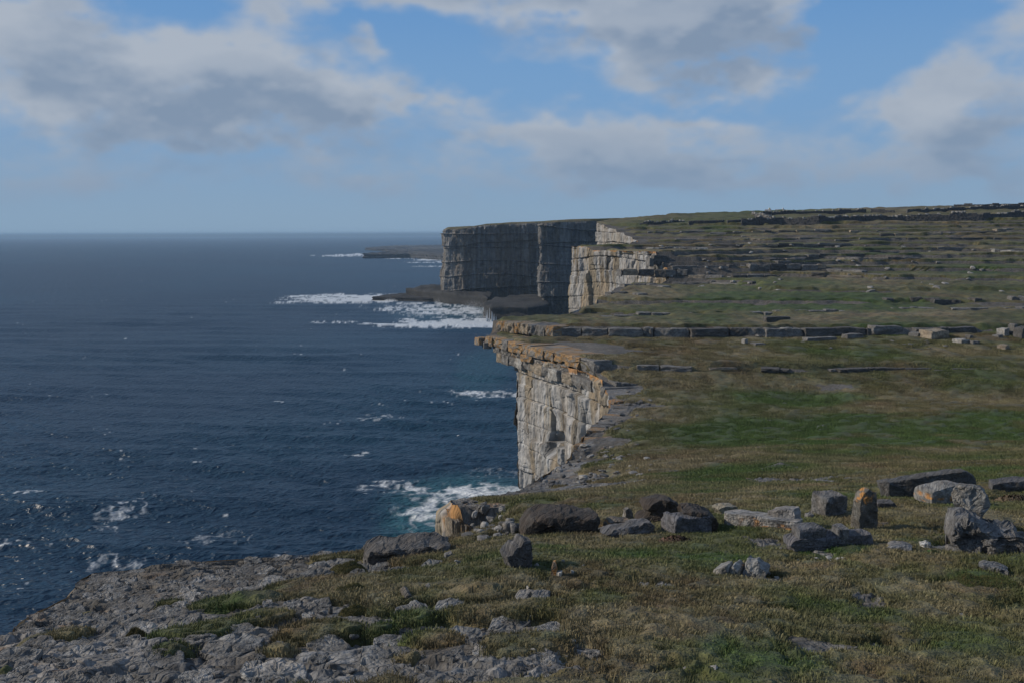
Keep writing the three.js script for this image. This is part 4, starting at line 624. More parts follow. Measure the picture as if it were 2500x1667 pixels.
// flat broken slabs of the pavement, each with its own edges, joints between them
{
  const ground = scene.getObjectByName('limestone_ground');
  const slabGeo = (seed) => {
    const n = 40, prof = [[0.02, 1], [0.35, 1], [0.7, 1], [0.92, 1], [0.985, 0.96], [1, 0.75], [1.01, 0.3], [1.0, -0.6]], cor = []; const m = 5 + Math.floor(hash(seed, 1, 2) * 4);
    for (let i = 0; i < m; i++) { const a = (i + 0.7 * hash(seed, i, 3)) / m * 6.283; cor.push([Math.cos(a) * lerp(0.75, 1.05, hash(seed, i, 4)), Math.sin(a) * lerp(0.75, 1.05, hash(seed, i, 5))]); }
    const ring = []; for (let i = 0; i <= n; i++) { const t = (i % n) / n * m, k = Math.floor(t), f = t - k, p = cor[k], q = cor[(k + 1) % m], w = 0.05 * fbm(k * 3 + f * 4, seed, 3, 6) * Math.min(1, 6 * f * (1 - f)); ring.push([lerp(p[0], q[0], f) * (1 + w), lerp(p[1], q[1], f) * (1 + w)]); }
    const ge = sheet(prof.length, n + 1, (i, j) => { const [k, h] = prof[i], x = ring[j][0] * k * 0.5, z = -ring[j][1] * k * 0.5, pit = h > 0.9 ? Math.max(0, n2(x * 11 + seed, z * 11, 8) - 0.35) : 0, a = fbm(x * 5 + seed, z * 5, 4, 9), v = 0.95 + 0.7 * a; return [x, h + (h > 0.5 ? 0.35 * fbm(x * 3 + seed, z * 3, 3, 7) - 1.6 * pit : 0), z, v, v, v * 0.98, x * 0.7 + seed * 0.37, z * 0.7 + h * 0.06 + seed * 0.71]; });
    return toCreasedNormals(ge, 0.6);
  };
  const geos = [1, 2, 3, 4, 5, 6, 7, 8, 9].map(slabGeo), mats = [[0.2, 0.197, 0.19], [0.155, 0.152, 0.147], [0.27, 0.266, 0.258]].map((c) => mat({ map: T_rock, bumpMap: T_rockB, bumpScale: 0.07, color: new THREE.Color().setRGB(...c.map((v) => v * 1.2)) })), done = [];
  for (let i = 0; i < 6000 && done.length < 170; i++) {
    const D = rr(12.5, 27.5), x = rr(-0.53, 0.16) * D, z = -D; if (x - edgeX(D) < 0.45 || turf(x, z) > -0.02) continue;
    const s = rr(0.35, 1.25) * (rnd() < 0.3 ? 0.6 : 1), near = done.some((d) => Math.hypot(d[0] - x, (d[1] - z) * 1.25) < (d[2] + s) * 0.46); if (near) continue; done.push([x, z, s]);
    const y = (paveRelief(x, z) + paveRelief(x + s * 0.3, z) + paveRelief(x - s * 0.3, z) + paveRelief(x, z + s * 0.25)) / 4 + H(x, z), m = part(ground, geos[Math.floor(rnd() * geos.length)], mats[rnd() < 0.45 ? 0 : rnd() < 0.55 ? 1 : 2], 'slab');
    m.position.set(x, y - 0.015, z); m.rotation.set(Math.atan(H(x, z - 0.5) - H(x, z + 0.5)) * -1 + rr(-0.03, 0.03), rr(0, 6.28), 0); m.rotation.order = 'XYZ'; m.scale.set(s, rr(0.04, 0.09), s * rr(0.65, 0.9)); shade(m);
  }
}

// small loose stones: one of each shape, then copies
function pebbleGeo(seed, flat = 0.7) {
  const ge = mergeVertices(new THREE.IcosahedronGeometry(0.5, 3).deleteAttribute('normal').deleteAttribute('uv')), p = ge.attributes.position, cl = [], uv = [];
  for (let i = 0; i < p.count; i++) {
    let x = p.getX(i), y = p.getY(i), z = p.getZ(i); const q = seed * 7.3;
    const k = 0.84 + 0.6 * fbm3(x * 2.2 + q, y * 2.2, z * 2.2, 3, 1) - 0.45 * Math.max(0, Math.abs(n3(x * 1.6, y * 1.6 + q, z * 1.6, 5)) - 0.25);
    x = clamp(x * k, -0.42, 0.4); y = clamp(y * k, -0.4, 0.34) * flat; z = clamp(z * k, -0.4, 0.42); p.setXYZ(i, x, y, z);
    const v = 0.9 + 0.5 * fbm3(x * 5 + q, y * 5, z * 5, 3, 7); cl.push(v, v, v); uv.push((x + z * 0.7) * 0.6 + seed * 0.21, (y + z * 0.4) * 0.6 + seed * 0.37);
  }
  ge.setAttribute('color', new THREE.Float32BufferAttribute(cl, 3)); ge.setAttribute('uv', new THREE.Float32BufferAttribute(uv, 2)); ge.computeVertexNormals();
  return toCreasedNormals(ge, 0.5);
}
const PEB = [1, 2, 3, 4, 5, 6].map((s) => pebbleGeo(s, 0.6 + 0.08 * s));
const pebMat = [[0.42, 0.41, 0.385], [0.27, 0.265, 0.255], [0.16, 0.157, 0.15], [0.7, 0.68, 0.63], [0.33, 0.28, 0.22]].map((c) => mat({ map: T_rock, bumpMap: T_rockB, bumpScale: 0.03, color: new THREE.Color().setRGB(...c) }));
function pebble(name, label, group, x, z, size, m, sy = 1, sink = 0.12) {
  const o = new THREE.Mesh(PEB[Math.floor(rnd() * PEB.length)], pebMat[m]); o.position.set(x, H(x, z) + size * (0.2 - sink) * sy + 0.08 * (-z > 60 ? 2 : 1) * (turf(x, z) > 0.2 ? 1 : 0.4), z); o.rotation.set(rr(-0.3, 0.3), rr(0, 6.28), rr(-0.3, 0.3)); o.scale.set(size * rr(0.8, 1.4), size * rr(0.7, 1.2) * sy, size * rr(0.7, 1.1));
  const tone = ['pale', 'grey', 'dark grey', 'white', 'brownish'][m]; return thing(o, name, label.replace('TONE', tone), 'stone', tone + ' ' + group);
}
function strewn(n, px0, px1, py0, py1, f) { for (let i = 0; i < n; i++) { const p = g(rr(px0, px1), rr(py0, py1)); if (p.x - edgeX(-p.z) > 0.3) f(p); } }
strewn(34, 1926, 2078, 1364, 1384, (p) => pebble('pale_stone', 'flat TONE little stone in the pale patch below the long dark slab', 'stones of the pale patch', p.x, p.z, rr(0.1, 0.22), 3, 0.5, 0.2));
strewn(60, 1110, 1300, 1240, 1325, (p) => pebble('loose_stone', 'jagged TONE stone in the rubble left of the long brown rock', 'stones in the near rubble', p.x, p.z, rr(0.12, 0.5) , rnd() < 0.3 ? 0 : rnd() < 0.6 ? 1 : 2));
strewn(62, 1120, 1330, 1192, 1240, (p) => pebble('loose_stone', 'TONE stone strewn on the bare rim above the cove', 'stones on the cove rim', p.x, p.z, rr(0.12, 0.5) * rr(0.6, 1), rnd() < 0.5 ? 2 : 1, 0.6));
strewn(125, 1330, 1590, 1090, 1190, (p) => pebble('loose_stone', 'TONE stone in the rubble slope right of the pale cliff foot', 'stones of the rubble slope', p.x, p.z, rr(0.2, 0.85) * rr(0.5, 1), rnd() < 0.15 ? 0 : rnd() < 0.65 ? 1 : 2, 0.6));
strewn(28, 1500, 1600, 950, 1060, (p) => pebble('loose_stone', 'TONE stone in the scree below the headland ledges', 'stones of the ledge scree', p.x, p.z, rr(0.3, 0.9), rnd() < 0.4 ? 1 : 2, 0.6));
strewn(60, 950, 2480, 1350, 1660, (p) => pebble('small_stone', 'small TONE stone lying loose in the short grass of the foreground', 'small stones in the foreground grass', p.x, p.z, rr(0.05, 0.12), rnd() < 0.7 ? 0 : 4));
strewn(40, 100, 900, 1450, 1655, (p) => pebble('small_stone', 'small TONE loose stone lying on the limestone pavement', 'small stones on the pavement', p.x, p.z, rr(0.06, 0.2), rnd() < 0.5 ? 1 : 2));
strewn(42, 2325, 2500, 1310, 1350, (p) => pebble('loose_stone', 'pitted TONE stone at the base of the rock pile', 'stones at the rock pile', p.x, p.z, rr(0.12, 0.5) * rr(0.6, 1), rnd() < 0.5 ? 1 : 2));
strewn(22, 1780, 1920, 1398, 1426, (p) => pebble('loose_stone', 'knobbly TONE stone around the pale flat outcrop', 'stones around the flat outcrop', p.x, p.z, rr(0.07, 0.2), rnd() < 0.6 ? 0 : 1));
strewn(70, 1600, 2480, 560, 720, (p) => pebble('field_stone', 'TONE stone lying on the stepped rocky fields of the hill', 'stones on the hill fields', p.x, p.z, rr(0.6, 1.8), rnd() < 0.5 ? 0 : 1, 0.7, 0.1));
strewn(60, 1780, 2490, 818, 860, (p) => pebble('field_stone', 'TONE stone strewn in front of the long ledge', 'stones in front of the long ledge', p.x, p.z, rr(0.35, 1.1), rnd() < 0.5 ? 1 : 2, 0.7, 0.1));

// squared boulders in the field below the long ledge
function fieldBlock(label, px0, px1, py0, py1, turn, kind, dep = 0.8) {
  const p = g((px0 + px1) / 2, py1), S = -p.z / F * 1.0, w = (px1 - px0) * S, h = (py1 - py0) * S, o = new THREE.Mesh(BLOCKS[bi++ % 8], blockMat(kind)), d = Math.max(0.6, Math.min(w * dep, 3.5));
  o.scale.set(Math.max(0.5, (w - d * Math.abs(Math.sin(turn))) / Math.cos(turn)), h * 1.15, d); o.position.set(p.x, p.y + h * 0.46, p.z - d * 0.4); o.rotation.set(0, turn, rr(-0.05, 0.05)); return thing(o, 'field_boulder', label, 'boulder');
}
fieldBlock('cube of grey rock with a bright left face in front of the long ledge', 2224, 2258, 812, 828, 0.6, 'grey');
fieldBlock('largest mottled boulder in the field in front of the long ledge', 2258, 2319, 807, 833, 0.25, 'tan');
fieldBlock('low pale boulder right of the largest mottled field boulder', 2333, 2372, 829, 844, 0.4, 'pale');
fieldBlock('small grey cube perched behind the low pale field boulder', 2360, 2378, 819, 832, 0.5, 'grey');
fieldBlock('grey wedge of rock at the right end of the low pale field boulder', 2372, 2393, 833, 846, 0.2, 'grey');
fieldBlock('squat grey boulder at the left of the boulder cluster by the right edge', 2428, 2452, 818, 832, 0.5, 'grey');
fieldBlock('upper grey boulder of the cluster by the right edge', 2440, 2468, 802, 826, 0.5, 'pale');
fieldBlock('tall pale boulder standing in the cluster by the right edge', 2466, 2488, 793, 824, 0.5, 'grey');
fieldBlock('dark boulder ending the cluster at the right edge', 2484, 2520, 800, 832, 0.3, 'dark');
fieldBlock('dark block with a tan left face in front of the boulder cluster', 2440, 2468, 842, 858, 0.6, 'tan');
fieldBlock('light triangular boulder left of the flat stones in the field', 1812, 1828, 828, 845, 0.5, 'pale');
fieldBlock('long flat grey stone right of the light triangular boulder', 1834, 1872, 838, 848, 0.3, 'grey');
fieldBlock('long low broken slab in front of the middle of the long ledge', 1880, 1962, 814, 828, 0.25, 'grey', 0.3);
fieldBlock('thick grey slab leaning on the middle of the long ledge', 1960, 2085, 802, 822, 0.12, 'dark', 0.25);
fieldBlock('low flat stone below the thick grey slab', 1962, 2048, 824, 838, 0.2, 'grey', 0.3);
fieldBlock('grey lump of rock right of the low flat stone', 2058, 2112, 816, 832, 0.35, 'grey', 0.4);
fieldBlock('smooth rounded grey boulder above the broken slab', 1900, 1936, 800, 812, 0.3, 'pale');
fieldBlock('long grey whaleback rock in front of the right half of the long ledge', 2124, 2206, 796, 815, 0.2, 'grey', 0.35);
fieldBlock('dark block of the thin ledge under the brown grass', 1864, 1935, 774, 788, 0.25, 'dark', 0.3);
fieldBlock('squared dark block high on the field at the right', 2276, 2322, 732, 746, 0.2, 'dark', 0.4);

// ---------------------------------------------------------------- the lichen-stained corner: upright columns of rock
{
  const gp = new THREE.Group();
  for (let i = 0; i < 11; i++) { const px = 1092 + i * 5.6, D = 42.9 - i * 0.03, p = at(px, 1208 + i * 3.5, D), q = at(px, 1330, D); p.y = Math.min(p.y, H(Math.max(p.x, edgeX(46)) + 0.3, -45.5) + 0.1 - i * 0.05 + rr(-0.12, 0.05)); const h = p.y - q.y; block(gp, p.x + 0.12, (p.y + q.y) / 2, p.z, 0.15 * rr(0.9, 1.3), h * rr(0.93, 1.02), rr(0.5, 0.8), 0.5, rnd() < 0.5 ? 'tan' : rnd() < 0.7 ? 'orange' : 'dark'); }
  { const y = H(edgeX(46) + 0.4, -45.5); block(gp, at(1106, 1212, 44).x, y - 0.22, -44.2, 0.55, 0.5, 0.8, 0.4, 'rust'); block(gp, at(1136, 1226, 43.6).x, y - 0.5, -43.9, 0.8, 0.45, 0.9, 0.3, 'rust'); }
  struct(gp, 'rock_corner', 'upright ochre and orange rock columns at the corner of the cove');
}

// ---------------------------------------------------------------- dry stone walls on the hill
const wallMat = [mat({ color: new THREE.Color().setRGB(0.13, 0.13, 0.135), map: T_rock }), mat({ color: new THREE.Color().setRGB(0.36, 0.355, 0.34), map: T_rock })];
function dryWall(label, line, high, caps = true) {                              // line: pixels along the foot
  const pts = line.map(([px, py]) => g(px, py)), gp = new THREE.Group(), geos = [], b0 = pts[0].clone();
  gp.position.copy(b0);
  for (let i = 0; i < pts.length - 1; i++) {
    const a = pts[i], b = pts[i + 1], L = Math.hypot(b.x - a.x, b.z - a.z), n = Math.max(1, Math.round(L / 0.62)), turn = Math.atan2(-(b.z - a.z), b.x - a.x);
    for (let k = 0; k < n; k++) {
      const t = (k + 0.5) / n, x = lerp(a.x, b.x, t), z = lerp(a.z, b.z, t), y0 = lerp(a.y, b.y, t) - 0.4, hh = high * (0.9 + 0.22 * n2(x * 0.3, z * 0.3, 5)) + 0.4, rowsN = Math.round(hh / 0.42);
      for (let r = 0; r < rowsN; r++) {
        const s = PEB[Math.floor(rnd() * 6)].clone(); void s; const ge = WB[Math.floor(rnd() * WB.length)].clone();
        ge.scale(0.72 * rr(0.8, 1.2), 0.5 * rr(0.8, 1.15), 0.7 * rr(0.8, 1.1)); ge.rotateZ(rr(-0.2, 0.2)); ge.rotateY(turn + rr(-0.2, 0.2)); ge.translate(x - b0.x + rr(-0.06, 0.06), y0 - b0.y + (r + 0.5) * 0.42, z - b0.z + rr(-0.08, 0.08)); geos.push(ge);
      }
      if (caps && rnd() < 0.3) { const m = part(gp, WB[Math.floor(rnd() * WB.length)], wallMat[1], 'capstone'); m.position.set(x - b0.x, y0 - b0.y + rowsN * 0.42 + 0.1, z - b0.z); m.rotation.set(0, rr(0, 3), rr(-0.4, 0.4)); m.scale.set(rr(0.7, 1.3), rr(0.4, 0.75), 0.6); }
    }
  }
  const m = part(gp, mergeGeometries(geos), wallMat[0], 'stone_courses'); m.userData.kind = 'stuff';
  return thing(gp, 'dry_stone_wall', label, 'wall');
}
const WB = [1, 2, 3, 4, 5].map((s) => { const ge = new THREE.BoxGeometry(1, 1, 1, 2, 2, 2), p = ge.attributes.position; for (let i = 0; i < p.count; i++) { const x = p.getX(i), y = p.getY(i), z = p.getZ(i), k = 1 - 0.16 * ss(0.6, 1.0, Math.hypot(x, y, z) * 1.15); p.setXYZ(i, x * k + 0.1 * n3(x * 2 + s * 5, y * 2, z * 2, 1), y * k + 0.1 * n3(x * 2, y * 2 + s * 5, z * 2, 2), z * k + 0.1 * n3(x * 2, y * 2, z * 2 + s * 5, 3)); } const c = new Float32Array(p.count * 3).fill(0.8 + 0.08 * s); ge.setAttribute('color', new THREE.BufferAttribute(c, 3)); ge.computeVertexNormals(); return ge; });
dryWall('longest dark dry stone wall across the hill, rising to the right edge', [[1810, 550], [1850, 548], [1910, 547], [2000, 546], [2100, 543], [2200, 541], [2300, 538], [2400, 536], [2520, 532]], 2.3);
dryWall('dark dry stone wall above the left half of the longest wall', [[1862, 528], [1920, 526], [2000, 524], [2115, 522]], 1.6);
dryWall('short dark dry stone wall right of the small gap on the hill', [[2127, 522], [2186, 522]], 1.6, false);
dryWall('upper dry stone wall running behind the right end of the longest wall', [[2215, 523], [2300, 519], [2400, 515], [2520, 511]], 1.7);
dryWall('low dry stone wall at the left, before the longest wall begins', [[1682, 549], [1730, 548], [1768, 547]], 1.5, false);
dryWall('short low dry stone wall between two gaps left of the longest wall', [[1776, 548], [1830, 545], [1868, 543]], 1.5, false);
dryWall('tumbled dry stone wall nearest the upper pale cliff', [[1562, 552], [1600, 549], [1670, 546]], 1.1);
dryWall('sunlit dry stone wall slanting down the hill toward the longest wall', [[1838, 528], [1852, 533], [1885, 541]], 1.7, true);
dryWall('thin dry stone wall on the skyline at the right', [[2330, 507.5], [2400, 507], [2520, 505.5]], 1.5, false);

// ---------------------------------------------------------------- cottages on the skyline, a boat, a gull
function cottage(label, px, wpx, D, h, color) {
  const p = at(px, 519, D), w = wpx * D / F, gp = new THREE.Group(), y = p.y - h - 0.4, m = mat({ vertexColors: false, color: new THREE.Color().setRGB(...color) }), slate = mat({ vertexColors: false, color: new THREE.Color().setRGB(0.3, 0.3, 0.32) });
  gp.position.set(p.x, y, p.z);
  const sh = new THREE.Shape([[-2.5, 0], [2.5, 0], [2.5, h], [0, h + 1.8], [-2.5, h]].map((a) => new THREE.Vector2(...a))), wallG = new THREE.ExtrudeGeometry(sh, { depth: w, bevelEnabled: false }); wallG.rotateY(Math.PI / 2); wallG.translate(-w / 2, 0, 0);
  part(gp, wallG, m, 'wall');
  for (const s of [-1, 1]) { const r = new THREE.BoxGeometry(w + 0.6, 0.15, 3.3); r.rotateX(s * Math.atan(1.8 / 2.5)); r.translate(0, h + 0.98, s * 1.32); part(gp, r, slate, 'roof'); }
  const ch = new THREE.BoxGeometry(0.7, 1.2, 0.7); ch.translate(w / 2 - 0.6, h + 2.1, 0); part(gp, ch, m, 'chimney');
  return thing(gp, 'cottage', label, 'house');
}
cottage('cream cottage just showing above the skyline of the hill', 1876, 12, 520, 3.2, [0.7, 0.62, 0.42]);
cottage('long white cottage right of the cream one on the skyline', 1905, 20, 525, 2.6, [0.75, 0.75, 0.75]);
{
  const p = onSea(521, 584), gp = new THREE.Group(); gp.position.set(p.x, 0, p.z); gp.rotation.y = 0.3;
  const white = mat({ vertexColors: false, color: new THREE.Color().setRGB(0.8, 0.8, 0.8) }), sh = new THREE.Shape([[-9, 0], [6, -2.4], [10, 0], [6, 2.4], [-9, 2.2], [-9, -2.2]].map((a) => new THREE.Vector2(...a)).slice(0));
  const hull = new THREE.Shape([[-9, -2.2], [5, -2.4], [10, 0], [5, 2.4], [-9, 2.2]].map((a) => new THREE.Vector2(...a))), hg = new THREE.ExtrudeGeometry(hull, { depth: 3, bevelEnabled: false }); hg.rotateX(-Math.PI / 2); hg.translate(0, -0.8, 0); void sh;
  part(gp, hg, white, 'hull'); const cb = new THREE.BoxGeometry(6, 3.2, 3.4); cb.translate(-1, 3.7, 0); part(gp, cb, white, 'cabin'); const ms = new THREE.CylinderGeometry(0.12, 0.15, 5, 8); ms.translate(-2, 7, 0); part(gp, ms, white, 'mast');
  thing(gp, 'boat', 'tiny white boat far out near the horizon', 'boat');
}
{ // a gull gliding over the cove: one continuous body, wings and tail
  const p = at(1118, 1063, 210), v = [], idx = [];
  const rings = [[-0.33, 0.005, 0.03], [-0.2, 0.03, 0.035], [-0.05, 0.055, 0.06], [0.08, 0.06, 0.065], [0.17, 0.045, 0.05], [0.22, 0.035, 0.042], [0.26, 0.03, 0.034], [0.29, 0.01, 0.012], [0.34, 0.003, 0.004]];
  rings.forEach(([z, h, w]) => { for (let k = 0; k < 10; k++) { const a = k / 10 * 6.283; v.push(Math.cos(a) * w, Math.sin(a) * h, z); } });
  for (let i = 0; i < rings.length - 1; i++) for (let k = 0; k < 10; k++) { const a = i * 10 + k, b = i * 10 + (k + 1) % 10; idx.push(a, b, b + 10, a, b + 10, a + 10); }
  for (const s of [-1, 1]) for (const up of [0.012, -0.004]) { const o = v.length / 3; for (const [x, y, zf, zb] of [[0.03, 0.02, 0.13, -0.07], [0.2, 0.1, 0.16, -0.04], [0.36, 0.13, 0.14, -0.04], [0.54, 0.1, 0.04, -0.06], [0.68, 0.06, -0.08, -0.1]]) v.push(s * x, y + up, zf, s * x, y + up * 0.6, zb); for (let k = 0; k < 4; k++) { const a = o + k * 2; idx.push(a, a + 1, a + 3, a, a + 3, a + 2); } }
  const ge = new THREE.BufferGeometry(); ge.setAttribute('position', new THREE.Float32BufferAttribute(v, 3)); ge.setIndex(idx); ge.computeVertexNormals();
  const m = new THREE.Mesh(ge, mat({ vertexColors: false, color: new THREE.Color().setRGB(0.8, 0.8, 0.8), roughness: 0.8 })); m.position.copy(p); m.rotation.set(0.25, 2.1, -0.5); thing(m, 'gull', 'white gull gliding low over the sea left of the pale cliff', 'bird');
}

// ---------------------------------------------------------------- grass blades, heather, spray
function tuftGeo(seed, n, spread, h0, h1, wd) {
  const v = [], idx = [];
  for (let i = 0; i < n; i++) {
    const a = rr(0, 6.28), r = spread * Math.sqrt(rnd()), x = Math.cos(a) * r, z = Math.sin(a) * r, h = rr(h0, h1), b = rr(0, 6.28), lx = Math.cos(b) * h * rr(0.3, 1.0), lz = Math.sin(b) * h * rr(0.3, 1.0), w = wd * rr(0.7, 1.3), c = rr(0, 6.28), wx = Math.cos(c) * w, wz = Math.sin(c) * w, o = v.length / 3;
    v.push(x - wx, -0.02, z - wz, x + wx, -0.02, z + wz, x + lx * 0.4 - wx * 0.7, h * 0.6, z + lz * 0.4 - wz * 0.7, x + lx * 0.4 + wx * 0.7, h * 0.6, z + lz * 0.4 + wz * 0.7, x + lx, h, z + lz);
    idx.push(o, o + 1, o + 3, o, o + 3, o + 2, o + 2, o + 3, o + 4);
  }
  const ge = new THREE.BufferGeometry(); ge.setAttribute('position', new THREE.Float32BufferAttribute(v, 3)); ge.setIndex(idx); ge.computeVertexNormals(); return ge;
}
{
  const geo = [tuftGeo(1, 26, 0.1, 0.008, 0.028, 0.004), tuftGeo(2, 26, 0.12, 0.015, 0.05, 0.0045), tuftGeo(3, 30, 0.26, 0.03, 0.1, 0.013)];
  geo.push(tuftGeo(4, 16, 0.07, 0.05, 0.15, 0.004)); const sets = [[], [], [], []], tmp = new THREE.Object3D(), up = V(0, 1, 0);
  const tryAt = (x, z, k, sc) => {
    const D = -z; if (x - edgeX(D) < 0.2) return; const m = turf(x, z); if (m < 0.06 + rnd() * 0.15) return;
    const y = H(x, z) + clamp(m * 0.45, -0.5, 0.14) * (D > 60 ? clamp(D / 60, 1, 2.4) : 1) - 0.03; sets[k].push([x, y, z, sc, turfColor(x, z)]);
  };
  for (let i = 0; i < 150000; i++) { const D = 11.5 * Math.pow(48 / 11.5, rnd() * 0.75 + 0.25 * Math.sqrt(rnd())), x = rr(-0.5, 0.56) * D; tryAt(x, -D, rnd() < 0.55 ? 0 : 1, rr(0.8, 1.4) * (1 + D / 60)); }
  for (let i = 0; i < 9000; i++) { const D = 12 * Math.pow(5, rnd()), x = rr(-0.4, 0.56) * D; if (n2(x * 0.7, D * 0.6, 55) > 0.05) tryAt(x, -D, 3, rr(0.6, 1.3)); }
  for (let i = 0; i < 90000; i++) { const D = 40 * Math.pow(150 / 40, rnd()), x = rr(-0.05, 0.56) * D; tryAt(x, -D, 2, rr(0.7, 1.2) * (0.7 + D / 110)); }
  sets.forEach((s, k) => {
    const im = new THREE.InstancedMesh(geo[k], M.blade, s.length);
    s.forEach(([x, y, z, sc, c], i) => { tmp.position.set(x, y, z); tmp.rotation.set(0, rr(0, 6.28), 0); tmp.scale.set(sc, sc * rr(0.7, 1.2), sc); tmp.updateMatrix(); im.setMatrixAt(i, tmp.matrix); const b = rr(0.9, 1.6) * (rnd() < 0.12 ? 1.4 : 1); im.setColorAt(i, new THREE.Color().setRGB(c[0] * b, c[1] * b, c[2] * b)); });
    stuff(im, 'grass', ['short cropped grass blades in the foreground turf', 'longer grass blades tufting the foreground turf', 'rough tussock grass in the hollow and middle field', 'scattered taller clumps of dry grass standing out of the turf'][k], 'grass');
  });
}
function bush(name, label, px, py, w, h, n, cols) {
  const p = g(px, py), v = [], cl = [], idx = [], nv = [];
  for (let i = 0; i < n; i++) {
    const a = rr(0, 6.28), r = Math.sqrt(rnd()), x = Math.cos(a) * r * w / 2, z = Math.sin(a) * r * w * 0.25, y = h * 0.8 * (1 - r * r) * Math.sqrt(rr(0.15, 1)) + 0.02, s = rr(0.02, 0.05), o = v.length / 3, b = rr(0, 6.28), c = cols[Math.floor(rnd() * cols.length)];
    v.push(x, y - s, z, x + Math.cos(b) * s, y + s * rr(0, 1.5), z + Math.sin(b) * s, x - Math.sin(b) * s * 0.6, y + s * rr(0.4, 1.8), z + Math.cos(b) * s * 0.6); const nn = V(x / (w * 0.5) * 0.9, 0.75 + rr(-0.2, 0.2), z / (w * 0.25) * 0.9).normalize(), bk = rr(0.8, 1.5); for (let k = 0; k < 3; k++) { cl.push(c[0] * bk, c[1] * bk, c[2] * bk); nv.push(nn.x, nn.y, nn.z); } const p0 = V(...v.slice(-9, -6)), fn = V(...v.slice(-6, -3)).sub(p0).cross(V(...v.slice(-3)).sub(p0)); if (fn.dot(nn) > 0) idx.push(o, o + 1, o + 2); else idx.push(o, o + 2, o + 1);
  }
  const ge = new THREE.BufferGeometry(); ge.setAttribute('position', new THREE.Float32BufferAttribute(v, 3)); ge.setAttribute('color', new THREE.Float32BufferAttribute(cl, 3)); ge.setAttribute('normal', new THREE.Float32BufferAttribute(nv, 3)); ge.setIndex(idx);
  const gp = new THREE.Group(); gp.position.copy(p); const m = part(gp, ge, mat({}), 'foliage'); void m; return thing(gp, name, label, 'plant');
}
bush('heather_bush', 'reddish brown heather clump below the squared pale-ended block', 1650, 1334, 1.05, 0.28, 3800, [[0.1, 0.06, 0.05], [0.08, 0.055, 0.04], [0.13, 0.075, 0.06], [0.06, 0.05, 0.03]]);
bush('heather_bush', 'brown heath clump in front of the slab at the right edge', 2478, 1232, 1.6, 0.35, 4200, [[0.1, 0.075, 0.055], [0.08, 0.07, 0.04], [0.12, 0.09, 0.06]]);
bush('leafy_plant', 'low bright green leafy plant below the white knobbly stone', 2276, 1362, 0.5, 0.14, 1600, [[0.04, 0.09, 0.025], [0.05, 0.11, 0.03], [0.03, 0.07, 0.02]]);
bush('leafy_plant', 'green plant growing on the small dark rock at the far side of the stone row', 1740, 1188, 1.0, 0.2, 2000, [[0.03, 0.075, 0.02], [0.04, 0.08, 0.025], [0.02, 0.05, 0.015]]);
function cushion(name, label, px, py, w, h, n, cols) {                         // a mound of turf with its blades
  const p = g(px, py), gp = new THREE.Group(), s = px * 0.01; gp.position.copy(p);
  const edge = (a) => 1 + 0.25 * n2(Math.cos(a) * 1.5 + s, Math.sin(a) * 1.5, 4), top = (r, a) => h * Math.pow(Math.max(0, 1 - r * r), 0.7) * (1 + 0.3 * n2(Math.cos(a) * r * 3 + s, Math.sin(a) * r * 3, 5));
  part(gp, sheet(12, 41, (i, j) => { const r = 0.02 + i / 11 * 1.02, a = (j % 40) / 40 * 6.2832, e = edge(a) * w / 2, c = cols[(i * 7 + j * 3) % cols.length], x = Math.cos(a) * r * e, z = -Math.sin(a) * r * e * 0.75; return [x, top(Math.min(1, r), a) - (i === 11 ? 0.15 : 0.03), z, c[0] / MEAN, c[1] / MEAN, c[2] / MEAN, x / 1.2, z / 1.2]; }), M.turf, 'mound');
  const v = [], cl = [], idx = [];
  for (let i = 0; i < n; i++) { const a = rr(0, 6.283), r = Math.sqrt(rnd()) * 0.97, e = edge(a) * w / 2, x = Math.cos(a) * r * e, z = -Math.sin(a) * r * e * 0.75, y = top(r, a) - 0.035, b = rr(0, 6.28), k = rr(0.02, 0.05), wd = 0.004, t = rr(0, 6.28), c = cols[Math.floor(rnd() * cols.length)], f = rr(0.9, 1.7), q = v.length / 3; v.push(x - Math.cos(t) * wd, y, z - Math.sin(t) * wd, x + Math.cos(t) * wd, y, z + Math.sin(t) * wd, x + Math.cos(b) * k * 0.6, y + k, z + Math.sin(b) * k * 0.6); for (let m = 0; m < 3; m++) cl.push(c[0] * f, c[1] * f, c[2] * f); idx.push(q, q + 1, q + 2); }
  const ge = new THREE.BufferGeometry(); ge.setAttribute('position', new THREE.Float32BufferAttribute(v, 3)); ge.setAttribute('color', new THREE.Float32BufferAttribute(cl, 3)); ge.setIndex(idx); ge.computeVertexNormals();
  const b = part(gp, ge, mat({}), 'grass_blades'); b.userData.kind = 'stuff'; return thing(gp, name, label, 'plant');
}
const MOSS = [[0.085, 0.082, 0.026], [0.07, 0.068, 0.022], [0.1, 0.088, 0.036]];
cushion('grass_cushion', 'round mossy grass cushion at the lip of the limestone shelf, uppermost of three', 850, 1402, 0.85, 0.27, 4000, MOSS);
cushion('grass_cushion', 'mossy grass cushion on the limestone shelf, middle of three', 858, 1455, 0.8, 0.22, 4000, MOSS);
cushion('grass_cushion', 'small mossy grass cushion on the limestone shelf, lowest of three', 866, 1502, 0.55, 0.17, 3000, MOSS);
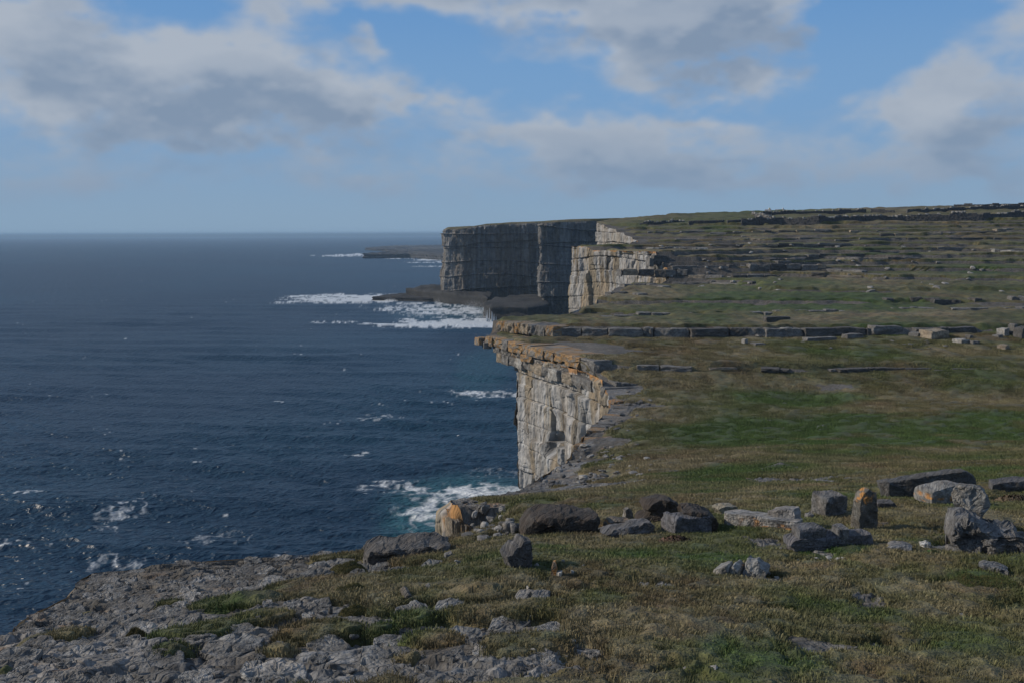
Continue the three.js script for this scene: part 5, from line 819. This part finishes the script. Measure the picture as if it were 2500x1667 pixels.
cushion('grass_cushion', 'brown-green tuft alone in the rough rock of the limestone shelf', 332, 1560, 0.42, 0.2, 2400, [[0.09, 0.075, 0.03], [0.07, 0.06, 0.022]]);
cushion('grass_hummock', 'green and yellowish grass hummock near the right edge of the foreground', 2400, 1440, 1.5, 0.26, 9000, [[0.05, 0.066, 0.018], [0.04, 0.06, 0.016], [0.09, 0.076, 0.028]]);
{ // falling water and spray at the far ledge
  const white = mat({ vertexColors: false, color: new THREE.Color().setRGB(0.75, 0.78, 0.8), roughness: 0.7 });
  const runnel = mat({ vertexColors: false, color: new THREE.Color().setRGB(0.42, 0.46, 0.5), roughness: 0.6 }); const p = onSea(1190, 783), gp = new THREE.Group(); gp.position.set(p.x, 0, p.z);
  for (let i = 0; i < 15; i++) { const x = lerp(-2, 9, i / 14) + rr(-0.9, 0.9), w = rr(0.12, 0.5), top = rr(5, 13.5) * (i > 9 ? 0.6 : 1), ge = new THREE.CylinderGeometry(w * 0.3, w * 1.3, top, 6, 4); ge.translate(x, top / 2 - 0.5, rr(1, 3) + x * 0.25); part(gp, ge, runnel, 'water_strand'); }
  thing(gp, 'waterfall', 'white sea water pouring off the dark ledge below the far cliff', 'waterfall');
  const n = 5000, im = new THREE.InstancedMesh(new THREE.OctahedronGeometry(1, 0), white, n), tmp = new THREE.Object3D(), spots = [[1165, 760, 22, 14, 1060], [1150, 750, 18, 9, 1120], [1185, 775, 16, 9, 1010], [1080, 728, 14, 6, 1230], [955, 729, 12, 3, 1260]];
  for (let i = 0; i < n; i++) { const s = spots[Math.floor(rnd() * spots.length * 0.999)], q = at(s[0], s[1], s[4]), u = rr(-1, 1) + rr(-0.6, 0.6), h = Math.pow(rnd(), 1.8); tmp.position.set(q.x + u * s[2] * 0.5, h * s[3] * (1.2 - 0.4 * u * u) + 0.2, q.z + rr(-6, 6)); tmp.scale.setScalar(rr(0.05, 0.2) * (1.3 - h)); tmp.updateMatrix(); im.setMatrixAt(i, tmp.matrix); }
  stuff(im, 'sea_spray', 'white spray of breaking surf at the foot of the far headland', 'spray');
}
renderer.render(scene, camera);
